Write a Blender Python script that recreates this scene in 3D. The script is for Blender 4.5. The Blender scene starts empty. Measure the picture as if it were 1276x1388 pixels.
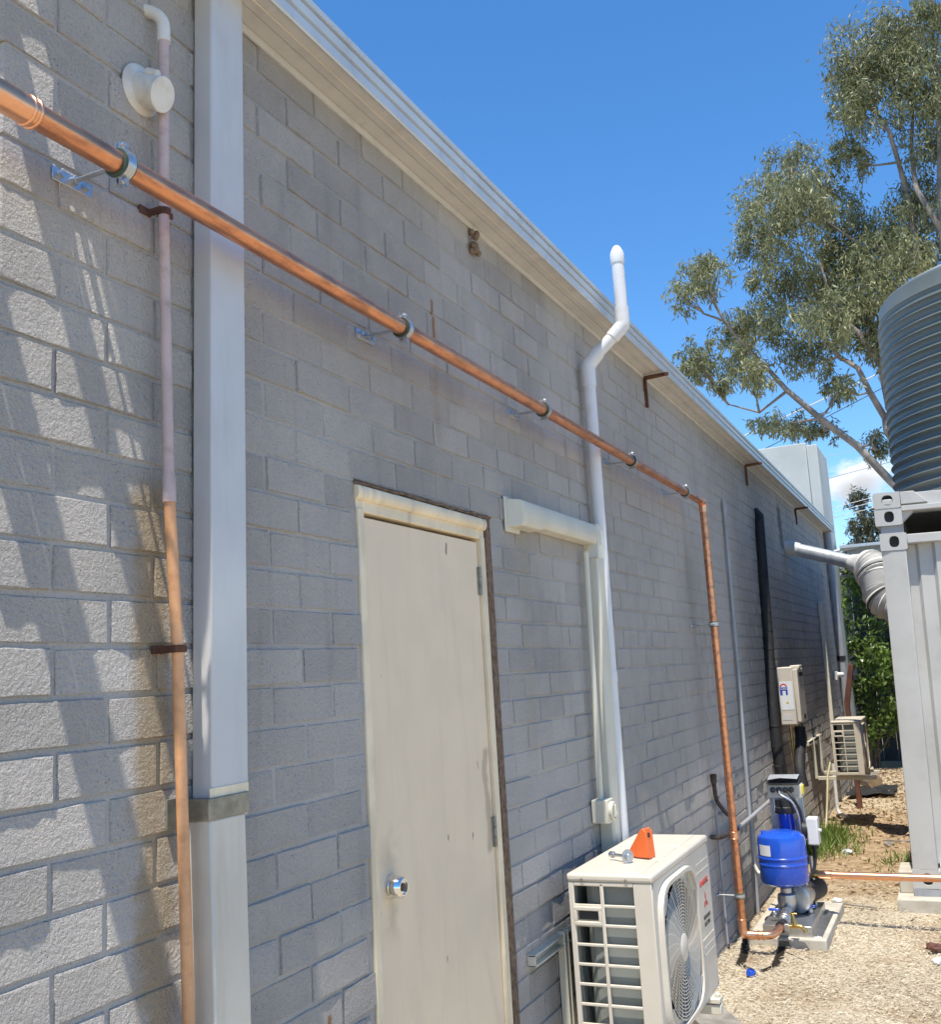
import bpy, bmesh, math, random
import numpy as np
from mathutils import Vector, Matrix
R = math.radians
sc = bpy.context.scene
COL = sc.collection
rnd = random.Random(7)

# ------------------------------------------------------------------ camera
cd = bpy.data.cameras.new('camera'); cam = bpy.data.objects.new('camera', cd); COL.objects.link(cam)
YAW, PIT, ROL = 0.4337, 0.161, -0.0584
CAM = Vector((1.353, 0.0, 1.58))
Fv = Vector((-math.sin(YAW)*math.cos(PIT), math.cos(YAW)*math.cos(PIT), math.sin(PIT)))
Rv = Vector((math.cos(YAW), math.sin(YAW), 0)); Uv = Rv.cross(Fv)
R2 = Rv*math.cos(ROL)+Uv*math.sin(ROL); U2 = -Rv*math.sin(ROL)+Uv*math.cos(ROL)
M = Matrix((R2, U2, -Fv)).transposed().to_4x4(); M.translation = CAM
cam.matrix_world = M
cd.sensor_fit = 'HORIZONTAL'; cd.sensor_width = 36.0; cd.lens = 36.0*1378.37/1276.0
cd.clip_start = 0.05; cd.clip_end = 3000
sc.camera = cam

# ------------------------------------------------------------------ sky, sun, exposure
SUN = Vector((0.056, -0.33, 1.0)).normalized()
w = bpy.data.worlds.new('World'); sc.world = w; w.use_nodes = True
nt = w.node_tree; nt.nodes.clear()
sky = nt.nodes.new('ShaderNodeTexSky'); sky.sky_type = 'NISHITA'; sky.sun_disc = False
sky.sun_elevation = math.asin(SUN.z); sky.sun_rotation = math.atan2(SUN.x, SUN.y)
sky.air_density = 1.0; sky.dust_density = 0.0; sky.ozone_density = 6.0; sky.altitude = 0
bg = nt.nodes.new('ShaderNodeBackground'); bg.inputs[1].default_value = 0.15
wo = nt.nodes.new('ShaderNodeOutputWorld')
hsv = nt.nodes.new('ShaderNodeHueSaturation'); hsv.inputs['Saturation'].default_value = 1.19
nt.links.new(sky.outputs[0], hsv.inputs['Color']); nt.links.new(hsv.outputs[0], bg.inputs[0]); nt.links.new(bg.outputs[0], wo.inputs[0])
ld = bpy.data.lights.new('sun', 'SUN'); ld.energy = 4.2; ld.angle = R(0.53); ld.color = (1.0, 0.94, 0.84)
sun = bpy.data.objects.new('sun', ld); COL.objects.link(sun)
sun.rotation_euler = SUN.to_track_quat('Z', 'Y').to_euler(); sun.location = (2, -4, 12)
sc.view_settings.view_transform = 'Standard'; sc.view_settings.look = 'None'
sc.view_settings.exposure = 0.58; sc.view_settings.gamma = 1.0; sc.view_settings.use_curve_mapping = False
sc.cycles.max_bounces = 8; sc.cycles.diffuse_bounces = 4; sc.cycles.volume_bounces = 4
sc.cycles.use_adaptive_sampling = True; sc.cycles.adaptive_threshold = 0.02

# ------------------------------------------------------------------ mesh helpers
class MB:
    def __init__(s): s.v = []; s.f = []
    def add(s, vs, fs):
        b = len(s.v); s.v += [tuple(p) for p in vs]; s.f += [tuple(b+i for i in f) for f in fs]; return s
    def box(s, x0, x1, y0, y1, z0, z1):
        return s.add([(x0,y0,z0),(x1,y0,z0),(x1,y1,z0),(x0,y1,z0),(x0,y0,z1),(x1,y0,z1),(x1,y1,z1),(x0,y1,z1)],
                     [(0,3,2,1),(4,5,6,7),(0,1,5,4),(1,2,6,5),(2,3,7,6),(3,0,4,7)])
    def prism(s, pts, ext):
        n = len(pts); e = Vector(ext); vs = [Vector(p) for p in pts]
        return s.add(vs+[p+e for p in vs], [tuple(range(n))[::-1], tuple(range(n, 2*n))]+[(i,(i+1)%n,n+(i+1)%n,n+i) for i in range(n)])
    def tube(s, path, r, n=14, cap=True):
        P = [Vector(p) for p in path]; m = len(P); rr = r if isinstance(r, (list, tuple)) else [r]*m
        T = []
        for i in range(m):
            t = (P[min(i+1,m-1)]-P[max(i-1,0)]); T.append(t.normalized() if t.length > 1e-9 else Vector((0,0,1)))
        a = Vector((0,0,1)) if abs(T[0].z) < .9 else Vector((1,0,0))
        u = T[0].cross(a).normalized(); b = len(s.v)
        for i in range(m):
            u = (u-T[i]*u.dot(T[i])).normalized(); vv = T[i].cross(u)
            for k in range(n):
                q = 2*math.pi*k/n; s.v.append(tuple(P[i]+(u*math.cos(q)+vv*math.sin(q))*rr[i]))
        for i in range(m-1):
            for k in range(n):
                k2 = (k+1)%n; s.f.append((b+i*n+k, b+i*n+k2, b+(i+1)*n+k2, b+(i+1)*n+k))
        if cap:
            s.f.append(tuple(b+k for k in range(n))[::-1]); s.f.append(tuple(b+(m-1)*n+k for k in range(n)))
        return s
    def lathe(s, prof, o, axis=(0,0,1), n=32):
        A = Vector(axis).normalized(); a = Vector((0,0,1)) if abs(A.z) < .9 else Vector((0,1,0))
        u = A.cross(a).normalized(); v = A.cross(u); o = Vector(o); b = len(s.v)
        for r, h in prof:
            for k in range(n):
                q = 2*math.pi*k/n; s.v.append(tuple(o+A*h+(u*math.cos(q)+v*math.sin(q))*max(r, 1e-4)))
        for i in range(len(prof)-1):
            for k in range(n):
                k2 = (k+1)%n; s.f.append((b+i*n+k, b+i*n+k2, b+(i+1)*n+k2, b+(i+1)*n+k))
        s.f.append(tuple(b+k for k in range(n))[::-1]); s.f.append(tuple(b+(len(prof)-1)*n+k for k in range(n)))
        return s
    def ring(s, o, axis, R0, r, n=40, m=8):
        A = Vector(axis).normalized(); a = Vector((0,0,1)) if abs(A.z) < .9 else Vector((0,1,0))
        u = A.cross(a).normalized(); v = A.cross(u); o = Vector(o); b = len(s.v)
        for i in range(n):
            q = 2*math.pi*i/n; d = u*math.cos(q)+v*math.sin(q)
            for k in range(m):
                t = 2*math.pi*k/m; s.v.append(tuple(o+d*(R0+r*math.cos(t))+A*(r*math.sin(t))))
        for i in range(n):
            for k in range(m):
                i2=(i+1)%n; k2=(k+1)%m; s.f.append((b+i*m+k, b+i2*m+k, b+i2*m+k2, b+i*m+k2))
        return s
    def build(s, name, mat, parent=None, smooth=None, bevel=0, seg=2, offset=None):
        me = bpy.data.meshes.new(name)
        vs = s.v
        if offset is not None: vs = [tuple(Vector(p)-Vector(offset)) for p in vs]
        me.from_pydata(vs, [], s.f); me.update()
        bm = bmesh.new(); bm.from_mesh(me); bmesh.ops.recalc_face_normals(bm, faces=bm.faces); bm.to_mesh(me); bm.free()
        if smooth is not None:
            me.shade_smooth(); me.set_sharp_from_angle(angle=R(smooth))
        me.materials.append(mat)
        o = bpy.data.objects.new(name, me); COL.objects.link(o)
        if offset is not None: o.location = offset
        if parent is not None: o.parent = parent
        if bevel:
            md = o.modifiers.new('bevel', 'BEVEL'); md.width = bevel; md.segments = seg; md.limit_method = 'ANGLE'; md.angle_limit = R(40)
            me.shade_smooth(); me.set_sharp_from_angle(angle=R(35)); md.harden_normals = False
        return o

def fillet(path, rad, n=8):
    P = [Vector(p) for p in path]; out = [P[0]]
    for i in range(1, len(P)-1):
        a = (P[i-1]-P[i]); b = (P[i+1]-P[i]); r = min(rad, a.length*.49, b.length*.49)
        s = P[i]+a.normalized()*r; e = P[i]+b.normalized()*r
        for k in range(n+1):
            t = k/n; out.append(s*(1-t)**2+P[i]*2*t*(1-t)+e*t*t)
    out.append(P[-1]); return out

def tag(o, label, cat, group=None):
    o['label'] = label; o['category'] = cat
    if group: o['group'] = group
    return o
def thing(name, label, cat, loc=(0,0,0), group=None):
    o = bpy.data.objects.new(name, None); COL.objects.link(o); o.location = loc; o.empty_display_size = .1
    return tag(o, label, cat, group)
def struct(o): o['kind'] = 'structure'; return o
def stuff(o): o['kind'] = 'stuff'; return o
class Rel:
    """parts of a thing given in world coordinates, stored relative to the thing's base"""
    def __init__(s, root): s.root = root; s.M = Matrix.Translation(root.location)
    def __call__(s, mb, name, mat, parent=None, **k):
        if parent is None:
            o = mb.build(name, mat, s.root, **k); o.matrix_parent_inverse = s.M.inverted()
        else:
            o = mb.build(name, mat, parent, **k)
        return o
def copy_tree(o, parent=None):
    c = o.copy(); COL.objects.link(c); c.parent = parent
    for ch in list(o.children): copy_tree(ch, c)
    return c

# ------------------------------------------------------------------ material helpers
def newmat(name):
    m = bpy.data.materials.new(name); m.use_nodes = True; t = m.node_tree
    return m, t, t.nodes['Principled BSDF']
def N(t, kind, **k):
    n = t.nodes.new(kind)
    for a, b in k.items():
        if a.startswith('i_'):
            n.inputs[int(a[2:])].default_value = b
        else: setattr(n, a, b)
    return n
def math_(t, op, a, b=None, c=None, clamp=False):
    n = t.nodes.new('ShaderNodeMath'); n.operation = op; n.use_clamp = clamp
    for i, x in enumerate((a, b, c)):
        if x is None: continue
        if isinstance(x, (int, float)): n.inputs[i].default_value = x
        else: t.links.new(x, n.inputs[i])
    return n.outputs[0]
def smooth_(t, x, a, b):
    n = t.nodes.new('ShaderNodeMapRange'); n.interpolation_type = 'SMOOTHSTEP'
    n.inputs[1].default_value = a; n.inputs[2].default_value = b; t.links.new(x, n.inputs[0]); return n.outputs[0]
def mix_(t, f, a, b, blend='MIX'):
    n = t.nodes.new('ShaderNodeMix'); n.data_type = 'RGBA'; n.blend_type = blend
    for s, x in ((0, f), (6, a), (7, b)):
        if isinstance(x, (int, float)): n.inputs[s].default_value = x
        elif isinstance(x, tuple): n.inputs[s].default_value = (x+(1,))[:4]
        else: t.links.new(x, n.inputs[s])
    return n.outputs[2]
def pos_(t): return t.nodes.new('ShaderNodeNewGeometry').outputs['Position']
def noise_(t, vec, scale, detail=4, rough=.55):
    n = N(t, 'ShaderNodeTexNoise'); n.inputs['Scale'].default_value = scale; n.inputs['Detail'].default_value = detail; n.inputs['Roughness'].default_value = rough
    t.links.new(vec, n.inputs['Vector']); return n.outputs[0]
def scale_(t, vec, s):
    n = t.nodes.new('ShaderNodeMapping'); n.inputs['Scale'].default_value = s; t.links.new(vec, n.inputs[0]); return n.outputs[0]
def bump_(t, h, strength, dist, normal=None):
    n = t.nodes.new('ShaderNodeBump'); n.inputs['Strength'].default_value = strength; n.inputs['Distance'].default_value = dist
    t.links.new(h, n.inputs['Height'])
    if normal: t.links.new(normal, n.inputs['Normal'])
    return n.outputs[0]
def simple(name, col, rough=.5, metal=0.0, var=.12, vs=6.0, bump=0, bs=60.0, dirt=None, dirtamt=.0, streak=False, spec=.5, coat=0):
    m, t, p = newmat(name); P = pos_(t)
    n1 = noise_(t, P, vs, 5)
    a = tuple(c*(1-var) for c in col); b = tuple(min(1, c*(1+var)) for c in col)
    c = mix_(t, smooth_(t, n1, .3, .7), a, b)
    if dirt:
        v = scale_(t, P, (9, 9, 1.0)) if streak else P
        n2 = noise_(t, v, 2.2 if streak else vs*2.3, 7, .62)
        c = mix_(t, math_(t, 'MULTIPLY', smooth_(t, n2, .48, .75), dirtamt), c, dirt)
    t.links.new(c, p.inputs['Base Color'])
    n3 = noise_(t, P, vs*4, 4)
    rr = t.nodes.new('ShaderNodeMapRange'); t.links.new(n3, rr.inputs[0]); rr.inputs[3].default_value = max(.03, rough-.1); rr.inputs[4].default_value = min(1, rough+.1)
    t.links.new(rr.outputs[0], p.inputs['Roughness'])
    p.inputs['Metallic'].default_value = metal; p.inputs['Specular IOR Level'].default_value = spec
    if coat: p.inputs['Coat Weight'].default_value = coat; p.inputs['Coat Roughness'].default_value = .12
    if bump: t.links.new(bump_(t, noise_(t, P, bs, 5), bump, .003), p.inputs['Normal'])
    return m

_wob = {}
def boxmask(t, P, y0, y1, z0, z1, soft=.02, wob=.03, ns=18):
    s = t.nodes.new('ShaderNodeSeparateXYZ'); t.links.new(P, s.inputs[0])
    key = (t.id_data.name if t.id_data else str(t), ns > 40)
    if key not in _wob: _wob[key] = (noise_(t, P, 60 if ns > 40 else 12, 4), t)
    nz = math_(t, 'MULTIPLY', math_(t, 'SUBTRACT', _wob[key][0], .5), wob*2)
    y = math_(t, 'ADD', s.outputs[1], nz); z = math_(t, 'ADD', s.outputs[2], nz)
    m = math_(t, 'MULTIPLY', smooth_(t, y, y0-soft, y0+soft), math_(t, 'SUBTRACT', 1, smooth_(t, y, y1-soft, y1+soft)))
    m2 = math_(t, 'MULTIPLY', smooth_(t, z, z0-soft, z0+soft), math_(t, 'SUBTRACT', 1, smooth_(t, z, z1-soft, z1+soft)))
    return math_(t, 'MULTIPLY', m, m2)
def brick_material(name, base, mortar=False):
    m, t, p = newmat(name); P = pos_(t)
    big = noise_(t, P, 1.1, 4); mid = noise_(t, P, 9, 5)
    c = mix_(t, smooth_(t, big, .35, .68), tuple(x*.86 for x in base), tuple(x*1.1 for x in base))
    c = mix_(t, math_(t, 'MULTIPLY', smooth_(t, mid, .35, .7), .35), c, (base[0]*1.18, base[1]*1.15, base[2]*1.08))
    if not mortar:
        oi = t.nodes.new('ShaderNodeObjectInfo')
        hs = t.nodes.new('ShaderNodeHueSaturation'); t.links.new(c, hs.inputs['Color'])
        vv = t.nodes.new('ShaderNodeMapRange'); t.links.new(oi.outputs['Random'], vv.inputs[0]); vv.inputs[3].default_value = .9; vv.inputs[4].default_value = 1.1
        t.links.new(vv.outputs[0], hs.inputs['Value']); c = hs.outputs[0]
    # worn paint, grime and rust with shapes of their own
    st = noise_(t, scale_(t, P, (6, 6, .7)), 2.0, 6, .6)
    c = mix_(t, math_(t, 'MULTIPLY', smooth_(t, st, .52, .72), .22), c, (.19, .17, .15))
    c = mix_(t, math_(t, 'MULTIPLY', boxmask(t, P, 1.435, 1.52, .2, 1.98, .03, .05), .75), c, (.30, .215, .11))
    c = mix_(t, math_(t, 'MULTIPLY', boxmask(t, P, 2.716, 2.730, 2.585, 2.755, .005, .006, 60), .9), c, (.27, .12, .03))
    c = mix_(t, math_(t, 'MULTIPLY', boxmask(t, P, 2.705, 2.745, 2.30, 2.70, .02, .02, 30), .25), c, (.27, .15, .06))
    c = mix_(t, math_(t, 'MULTIPLY', boxmask(t, P, 2.015, 2.03, .76, .86, .004, .01, 60), .85), c, (.25, .11, .03))
    c = mix_(t, math_(t, 'MULTIPLY', boxmask(t, P, 3.30, 3.37, 1.3, 2.08, .03, .02, 12), .35), c, (.40, .36, .27))
    c = mix_(t, math_(t, 'MULTIPLY', boxmask(t, P, 9.7, 9.9, 2.6, 3.0, .06, .06, 6), .7), c, (.05, .045, .04))
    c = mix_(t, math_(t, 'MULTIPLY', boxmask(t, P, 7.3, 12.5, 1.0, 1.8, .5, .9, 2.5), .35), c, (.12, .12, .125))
    pit = t.nodes.new('ShaderNodeTexVoronoi'); pit.inputs['Scale'].default_value = 120; t.links.new(P, pit.inputs['Vector'])
    pits = smooth_(t, pit.outputs['Distance'], .06, .2)
    pm = math_(t, 'MULTIPLY', math_(t, 'SUBTRACT', 1, pits), smooth_(t, noise_(t, P, 14, 3), .5, .66))
    c = mix_(t, math_(t, 'MULTIPLY', pm, .75), c, (.05, .05, .05))
    t.links.new(c, p.inputs['Base Color'])
    p.inputs['Roughness'].default_value = .82; p.inputs['Specular IOR Level'].default_value = .25
    h1 = noise_(t, P, 135, 4, .7); h2 = noise_(t, P, 48, 5, .7)
    h = math_(t, 'ADD', math_(t, 'MULTIPLY', h1, 1.0), math_(t, 'MULTIPLY', h2, .9))
    gr = noise_(t, P, 170, 4, .8)
    c = mix_(t, math_(t, 'MULTIPLY', smooth_(t, gr, .52, .66), .42), c, tuple(x*.52 for x in base))
    c = mix_(t, math_(t, 'MULTIPLY', smooth_(t, noise_(t, P, 210, 3, .8), .56, .70), .30), c, tuple(x*1.35 for x in base))
    t.links.new(c, p.inputs['Base Color'])
    h = math_(t, 'SUBTRACT', h, math_(t, 'MULTIPLY', pm, 1.0))
    t.links.new(bump_(t, h, 1.0 if not mortar else .6, .0080), p.inputs['Normal'])
    m.cycles.use_bump_map_correction = False   # the rough face catches raking sun
    return m
GREY = (.432, .406, .374)
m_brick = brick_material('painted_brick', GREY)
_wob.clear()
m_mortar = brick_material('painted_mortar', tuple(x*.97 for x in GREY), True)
m_cream = simple('cream_paint', (.80, .67, .46), .45, dirt=(.22, .17, .11), dirtamt=.35, streak=True, bump=.06, bs=90)
m_door = simple('door_paint', (.80, .645, .45), .5, var=.03, dirt=(.42, .35, .25), dirtamt=.15, streak=True, bump=.08, bs=120)
def scuff_door(m):
    t = m.node_tree; p = t.nodes['Principled BSDF']; P = pos_(t)
    c = p.inputs['Base Color'].links[0].from_socket
    def add(y0, y1, z0, z1, soft, wob, amt, col, ns=12):
        nonlocal c
        c = mix_(t, math_(t, 'MULTIPLY', boxmask(t, P, y0, y1, z0, z1, soft, wob, ns), amt), c, col)
    _wob.clear()
    add(2.30, 2.37, .96, 1.18, .04, .08, .32, (.17, .13, .09))
    add(2.24, 2.268, .60, 1.40, .010, .03, .75, (.10, .06, .035))
    add(2.24, 2.266, .10, 2.0, .006, .03, .45, (.16, .11, .07))
    add(2.93, 2.965, 1.05, 1.35, .010, .03, .45, (.16, .11, .07))
    sp = noise_(t, scale_(t, P, (1, 1, .35)), 26, 2, .4)
    c = mix_(t, math_(t, 'MULTIPLY', smooth_(t, sp, .755, .775), .8), c, (.10, .075, .055))
    t.links.new(c, p.inputs['Base Color'])
scuff_door(m_door); _wob.clear()
m_reveal = simple('raw_reveal', (.16, .10, .06), .9, var=.4, vs=40, bump=.9, bs=130, dirt=(.3, .26, .22), dirtamt=.5)
m_steelcoat = simple('downpipe_coat', (.56, .555, .54), .32, var=.04, dirt=(.35, .33, .28), dirtamt=.25, streak=True)
m_lowerpipe = simple('downpipe_cream', (.62, .57, .48), .45, var=.05, dirt=(.3, .25, .18), dirtamt=.3, streak=True)
m_strap = simple('galvanised_strap', (.30, .28, .22), .5, .5, var=.2, vs=30, dirt=(.2, .15, .08), dirtamt=.5)
m_gutter = simple('gutter_metal', (.56, .60, .62), .42, .25, var=.05, dirt=(.3, .3, .28), dirtamt=.25)
m_soffit = simple('soffit_board', (.58, .565, .535), .65, var=.05, dirt=(.36, .34, .31), dirtamt=.35)
m_pale_strip = simple('soffit_strip', (.74, .68, .58), .5, var=.05)
m_roof = simple('roof_sheet', (.45, .47, .48), .4, .4)
m_rust = simple('rusty_iron', (.13, .055, .03), .85, .2, var=.45, vs=25, bump=.5, bs=200)
m_conduit_p = simple('pinkish_pvc', (.52, .40, .37), .5, var=.10, vs=12, dirt=(.26, .18, .13), dirtamt=.55)
m_conduit_o = simple('orange_pipe', (.70, .36, .17), .42, var=.18, vs=11, dirt=(.40, .17, .07), dirtamt=.55)
m_white = simple('white_pvc', (.70, .69, .67), .35, var=.03, dirt=(.5, .48, .44), dirtamt=.3)
m_offwhite = simple('aged_white_plastic', (.68, .66, .60), .42, var=.05, dirt=(.42, .35, .25), dirtamt=.5)
m_cover = simple('cream_plastic', (.64, .60, .48), .38, var=.05, dirt=(.42, .39, .32), dirtamt=.25, streak=True)
m_zinc = simple('zinc_plate', (.50, .52, .54), .36, .9, var=.06, vs=50, dirt=(.5, .45, .25), dirtamt=.12)
m_rubber = simple('green_rubber', (.035, .065, .048), .6, var=.2)
m_chrome = simple('chrome', (.8, .79, .76), .12, 1.0, var=.03)
m_acbody = simple('ac_casing', (.63, .57, .47), .42, var=.03, dirt=(.5, .45, .37), dirtamt=.22)
m_coil = simple('ac_coil', (.25, .265, .24), .6, .3, var=.12, vs=4)
m_fan = simple('fan_plastic', (.10, .10, .095), .5, var=.1)
m_dark = simple('dark_plastic', (.022, .022, .024), .55, var=.2)
m_black = simple('black_wrap', (.018, .018, .019), .7, var=.3, vs=20, bump=.6, bs=45)
m_orange = simple('orange_plastic', (.80, .16, .035), .45, var=.06)
m_red = simple('red_print', (.55, .03, .03), .5, var=.05)
m_ink = simple('black_print', (.05, .05, .05), .5, var=.05)
m_blueink = simple('blue_print', (.02, .07, .42), .45, var=.05)
m_label = simple('label_white', (.78, .78, .78), .45, var=.02)
m_yellow = simple('label_yellow', (.75, .6, .05), .45, var=.05)
m_grey = simple('grey_conduit', (.34, .35, .365), .5, var=.08, dirt=(.2, .19, .17), dirtamt=.4, streak=True)
m_bronze = simple('dark_bronze', (.09, .07, .055), .5, .6, var=.3, vs=40)
m_gal = simple('galvanised_duct', (.60, .62, .64), .42, .6, var=.1, vs=12, dirt=(.3, .28, .26), dirtamt=.25)
m_foil = simple('silver_duct_wrap', (.60, .59, .56), .6, .0, var=.08, vs=8, dirt=(.3, .29, .27), dirtamt=.3)
m_cont = simple('container_paint', (.50, .49, .455), .5, var=.05, vs=2.5, dirt=(.34, .33, .30), dirtamt=.35, bump=.15, bs=8)
m_hole = simple('casting_inside', (.03, .03, .03), .8)
m_tank = simple('tank_sheet', (.105, .118, .104), .45, .0, var=.08, vs=3)
m_tanktop = simple('tank_roof', (.30, .325, .315), .45, .1, var=.06)
m_concrete = simple('concrete', (.50, .46, .38), .85, var=.12, vs=9, bump=.4, bs=90, dirt=(.33, .27, .19), dirtamt=.5)
m_stain = simple('stainless', (.55, .55, .54), .38, .95, var=.08, vs=20)
m_blue = simple('blue_enamel', (.012, .085, .55), .25, var=.05, coat=.6)
m_bluef = simple('blue_filter', (.01, .05, .42), .15, var=.1, coat=.8)
m_brass = simple('brass', (.62, .42, .14), .3, .95, var=.12, vs=40)
m_parapet = simple('rendered_parapet', (.45, .46, .42), .75, var=.06, vs=2, dirt=(.6, .6, .57), dirtamt=.3)
m_wire = simple('cable', (.5, .5, .5), .5)
m_wireb = simple('black_cable', (.03, .03, .03), .5)
m_timber = simple('weathered_timber', (.26, .235, .20), .85, var=.25, vs=14, bump=.5, bs=60)
m_log = simple('cut_log', (.34, .24, .14), .85, var=.2, vs=20, bump=.4)
m_fence = simple('dark_blue_fence', (.06, .08, .11), .5, var=.1)
m_hose = simple('yellow_hose', (.62, .55, .32), .5)
m_redpost = simple('oxide_post', (.14, .055, .036), .7, var=.2, vs=12)
m_nest = simple('mud_nest', (.23, .16, .10), .95, var=.3, vs=60, bump=.8, bs=150)

def copper_mat(name, base, ox, rough, amt):
    m, t, p = newmat(name); P = pos_(t)
    n = noise_(t, scale_(t, P, (14, 3, 14)), 2.5, 7, .65); n2 = noise_(t, P, 45, 4)
    c = mix_(t, math_(t, 'MULTIPLY', smooth_(t, n, .42, .72), amt), base, ox)
    c = mix_(t, math_(t, 'MULTIPLY', smooth_(t, n2, .55, .75), .35), c, tuple(x*.6 for x in base))
    t.links.new(c, p.inputs['Base Color']); p.inputs['Metallic'].default_value = .92
    r = t.nodes.new('ShaderNodeMapRange'); t.links.new(n, r.inputs[0]); r.inputs[3].default_value = rough-.08; r.inputs[4].default_value = rough+.18
    t.links.new(r.outputs[0], p.inputs['Roughness'])
    t.links.new(bump_(t, noise_(t, P, 30, 4), .12, .002), p.inputs['Normal'])
    return m
m_copper = copper_mat('copper', (.74, .33, .17), (.30, .14, .10), .28, .95)
m_copperb = copper_mat('copper_bright', (.86, .44, .25), (.6, .27, .16), .26, .4)

# ------------------------------------------------------------------ ground
STREAK_SEGS = [((.07,6.2),(.12,5.82),.024),((.12,5.82),(.13,5.68),.026),((.13,5.68),(.215,5.60),.016),
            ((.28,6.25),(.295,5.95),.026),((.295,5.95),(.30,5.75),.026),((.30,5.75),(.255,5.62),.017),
            ((.31,5.99),(.43,5.86),.006),((.39,7.18),(.70,7.09),.007)]  # narrow dark streaks in the ground colour, beside the slab
def on_streak(x, y):
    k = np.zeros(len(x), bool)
    for (ax, ay), (bx, by), r in STREAK_SEGS:
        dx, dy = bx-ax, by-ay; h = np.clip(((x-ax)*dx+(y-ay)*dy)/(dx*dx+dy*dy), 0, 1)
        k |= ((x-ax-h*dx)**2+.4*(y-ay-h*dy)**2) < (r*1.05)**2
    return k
def streak_mask(t, P):
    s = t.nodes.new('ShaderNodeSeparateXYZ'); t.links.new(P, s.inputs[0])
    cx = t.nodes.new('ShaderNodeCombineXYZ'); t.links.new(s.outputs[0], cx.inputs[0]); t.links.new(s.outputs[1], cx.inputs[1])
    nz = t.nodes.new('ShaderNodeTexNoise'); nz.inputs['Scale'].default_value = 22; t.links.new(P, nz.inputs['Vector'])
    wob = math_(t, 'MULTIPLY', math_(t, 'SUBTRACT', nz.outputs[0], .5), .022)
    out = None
    segs = STREAK_SEGS
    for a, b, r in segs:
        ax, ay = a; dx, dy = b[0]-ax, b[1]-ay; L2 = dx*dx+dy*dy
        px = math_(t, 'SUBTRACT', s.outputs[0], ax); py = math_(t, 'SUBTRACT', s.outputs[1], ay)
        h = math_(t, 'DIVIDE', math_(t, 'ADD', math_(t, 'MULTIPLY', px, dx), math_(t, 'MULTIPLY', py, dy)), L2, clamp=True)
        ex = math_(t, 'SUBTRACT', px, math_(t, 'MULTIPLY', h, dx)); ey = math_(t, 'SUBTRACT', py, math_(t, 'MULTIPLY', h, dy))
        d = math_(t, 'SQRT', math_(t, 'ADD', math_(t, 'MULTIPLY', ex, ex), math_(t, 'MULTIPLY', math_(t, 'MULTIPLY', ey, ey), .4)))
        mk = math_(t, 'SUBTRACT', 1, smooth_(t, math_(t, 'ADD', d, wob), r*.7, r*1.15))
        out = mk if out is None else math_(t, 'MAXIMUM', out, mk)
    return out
def ground_material():
    m, t, p = newmat('dirt_and_mulch'); P = pos_(t)
    s = t.nodes.new('ShaderNodeSeparateXYZ'); t.links.new(P, s.inputs[0])
    n1 = noise_(t, P, 55, 7, .7); n2 = noise_(t, P, 2.2, 5); n3 = noise_(t, P, 11, 6, .6)
    straw = mix_(t, smooth_(t, n1, .33, .62), (.35, .275, .175), (.64, .56, .42))
    dirt = mix_(t, smooth_(t, n3, .3, .7), (.29, .20, .12), (.47, .35, .22))
    near = math_(t, 'SUBTRACT', 1, smooth_(t, math_(t, 'ADD', s.outputs[1], math_(t, 'MULTIPLY', math_(t, 'SUBTRACT', n2, .5), 3.0)), 6.9, 7.8))
    far = smooth_(t, math_(t, 'ADD', s.outputs[1], math_(t, 'MULTIPLY', math_(t, 'SUBTRACT', n2, .5), 2.0)), 10.6, 12.0)
    k = math_(t, 'MAXIMUM', near, math_(t, 'MULTIPLY', far, .8))
    k = math_(t, 'MULTIPLY', k, math_(t, 'SUBTRACT', 1, math_(t, 'MULTIPLY', smooth_(t, n2, .48, .66), .85)))
    c = mix_(t, k, dirt, straw)
    wm = streak_mask(t, P)
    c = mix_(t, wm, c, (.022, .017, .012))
    t.links.new(c, p.inputs['Base Color'])
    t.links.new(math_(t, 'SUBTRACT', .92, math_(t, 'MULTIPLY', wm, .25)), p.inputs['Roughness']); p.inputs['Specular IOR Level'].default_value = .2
    t.links.new(bump_(t, math_(t, 'ADD', n1, n3), .9, .015), p.inputs['Normal'])
    return m
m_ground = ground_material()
def gz(x, y):
    return .010*math.sin(2.1*x+1.3*y)+.008*math.sin(5.3*x-3.1*y+1)+.004*math.sin(11*x+9*y)
gm = MB()
xs = [-400,-60,-8,-1]+[i*.1-.2 for i in range(0,48)]+[5,7,12,60,400]
ys = [-200,-20,-3,0,2]+[3+i*.1 for i in range(0,130)]+[17,20,26,40,80,300,1500]
for y in ys:
    for x in xs:
        loc = 1.0 if (-.3 < x < 4.6 and 2.9 < y < 16.1) else 0.0
        gm.v.append((x, y, gz(x, y)*loc))
nx = len(xs)
gm.f = [(j*nx+i, j*nx+i+1, (j+1)*nx+i+1, (j+1)*nx+i) for j in range(len(ys)-1) for i in range(nx-1)]
struct(gm.build('ground', m_ground, smooth=60))

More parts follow.
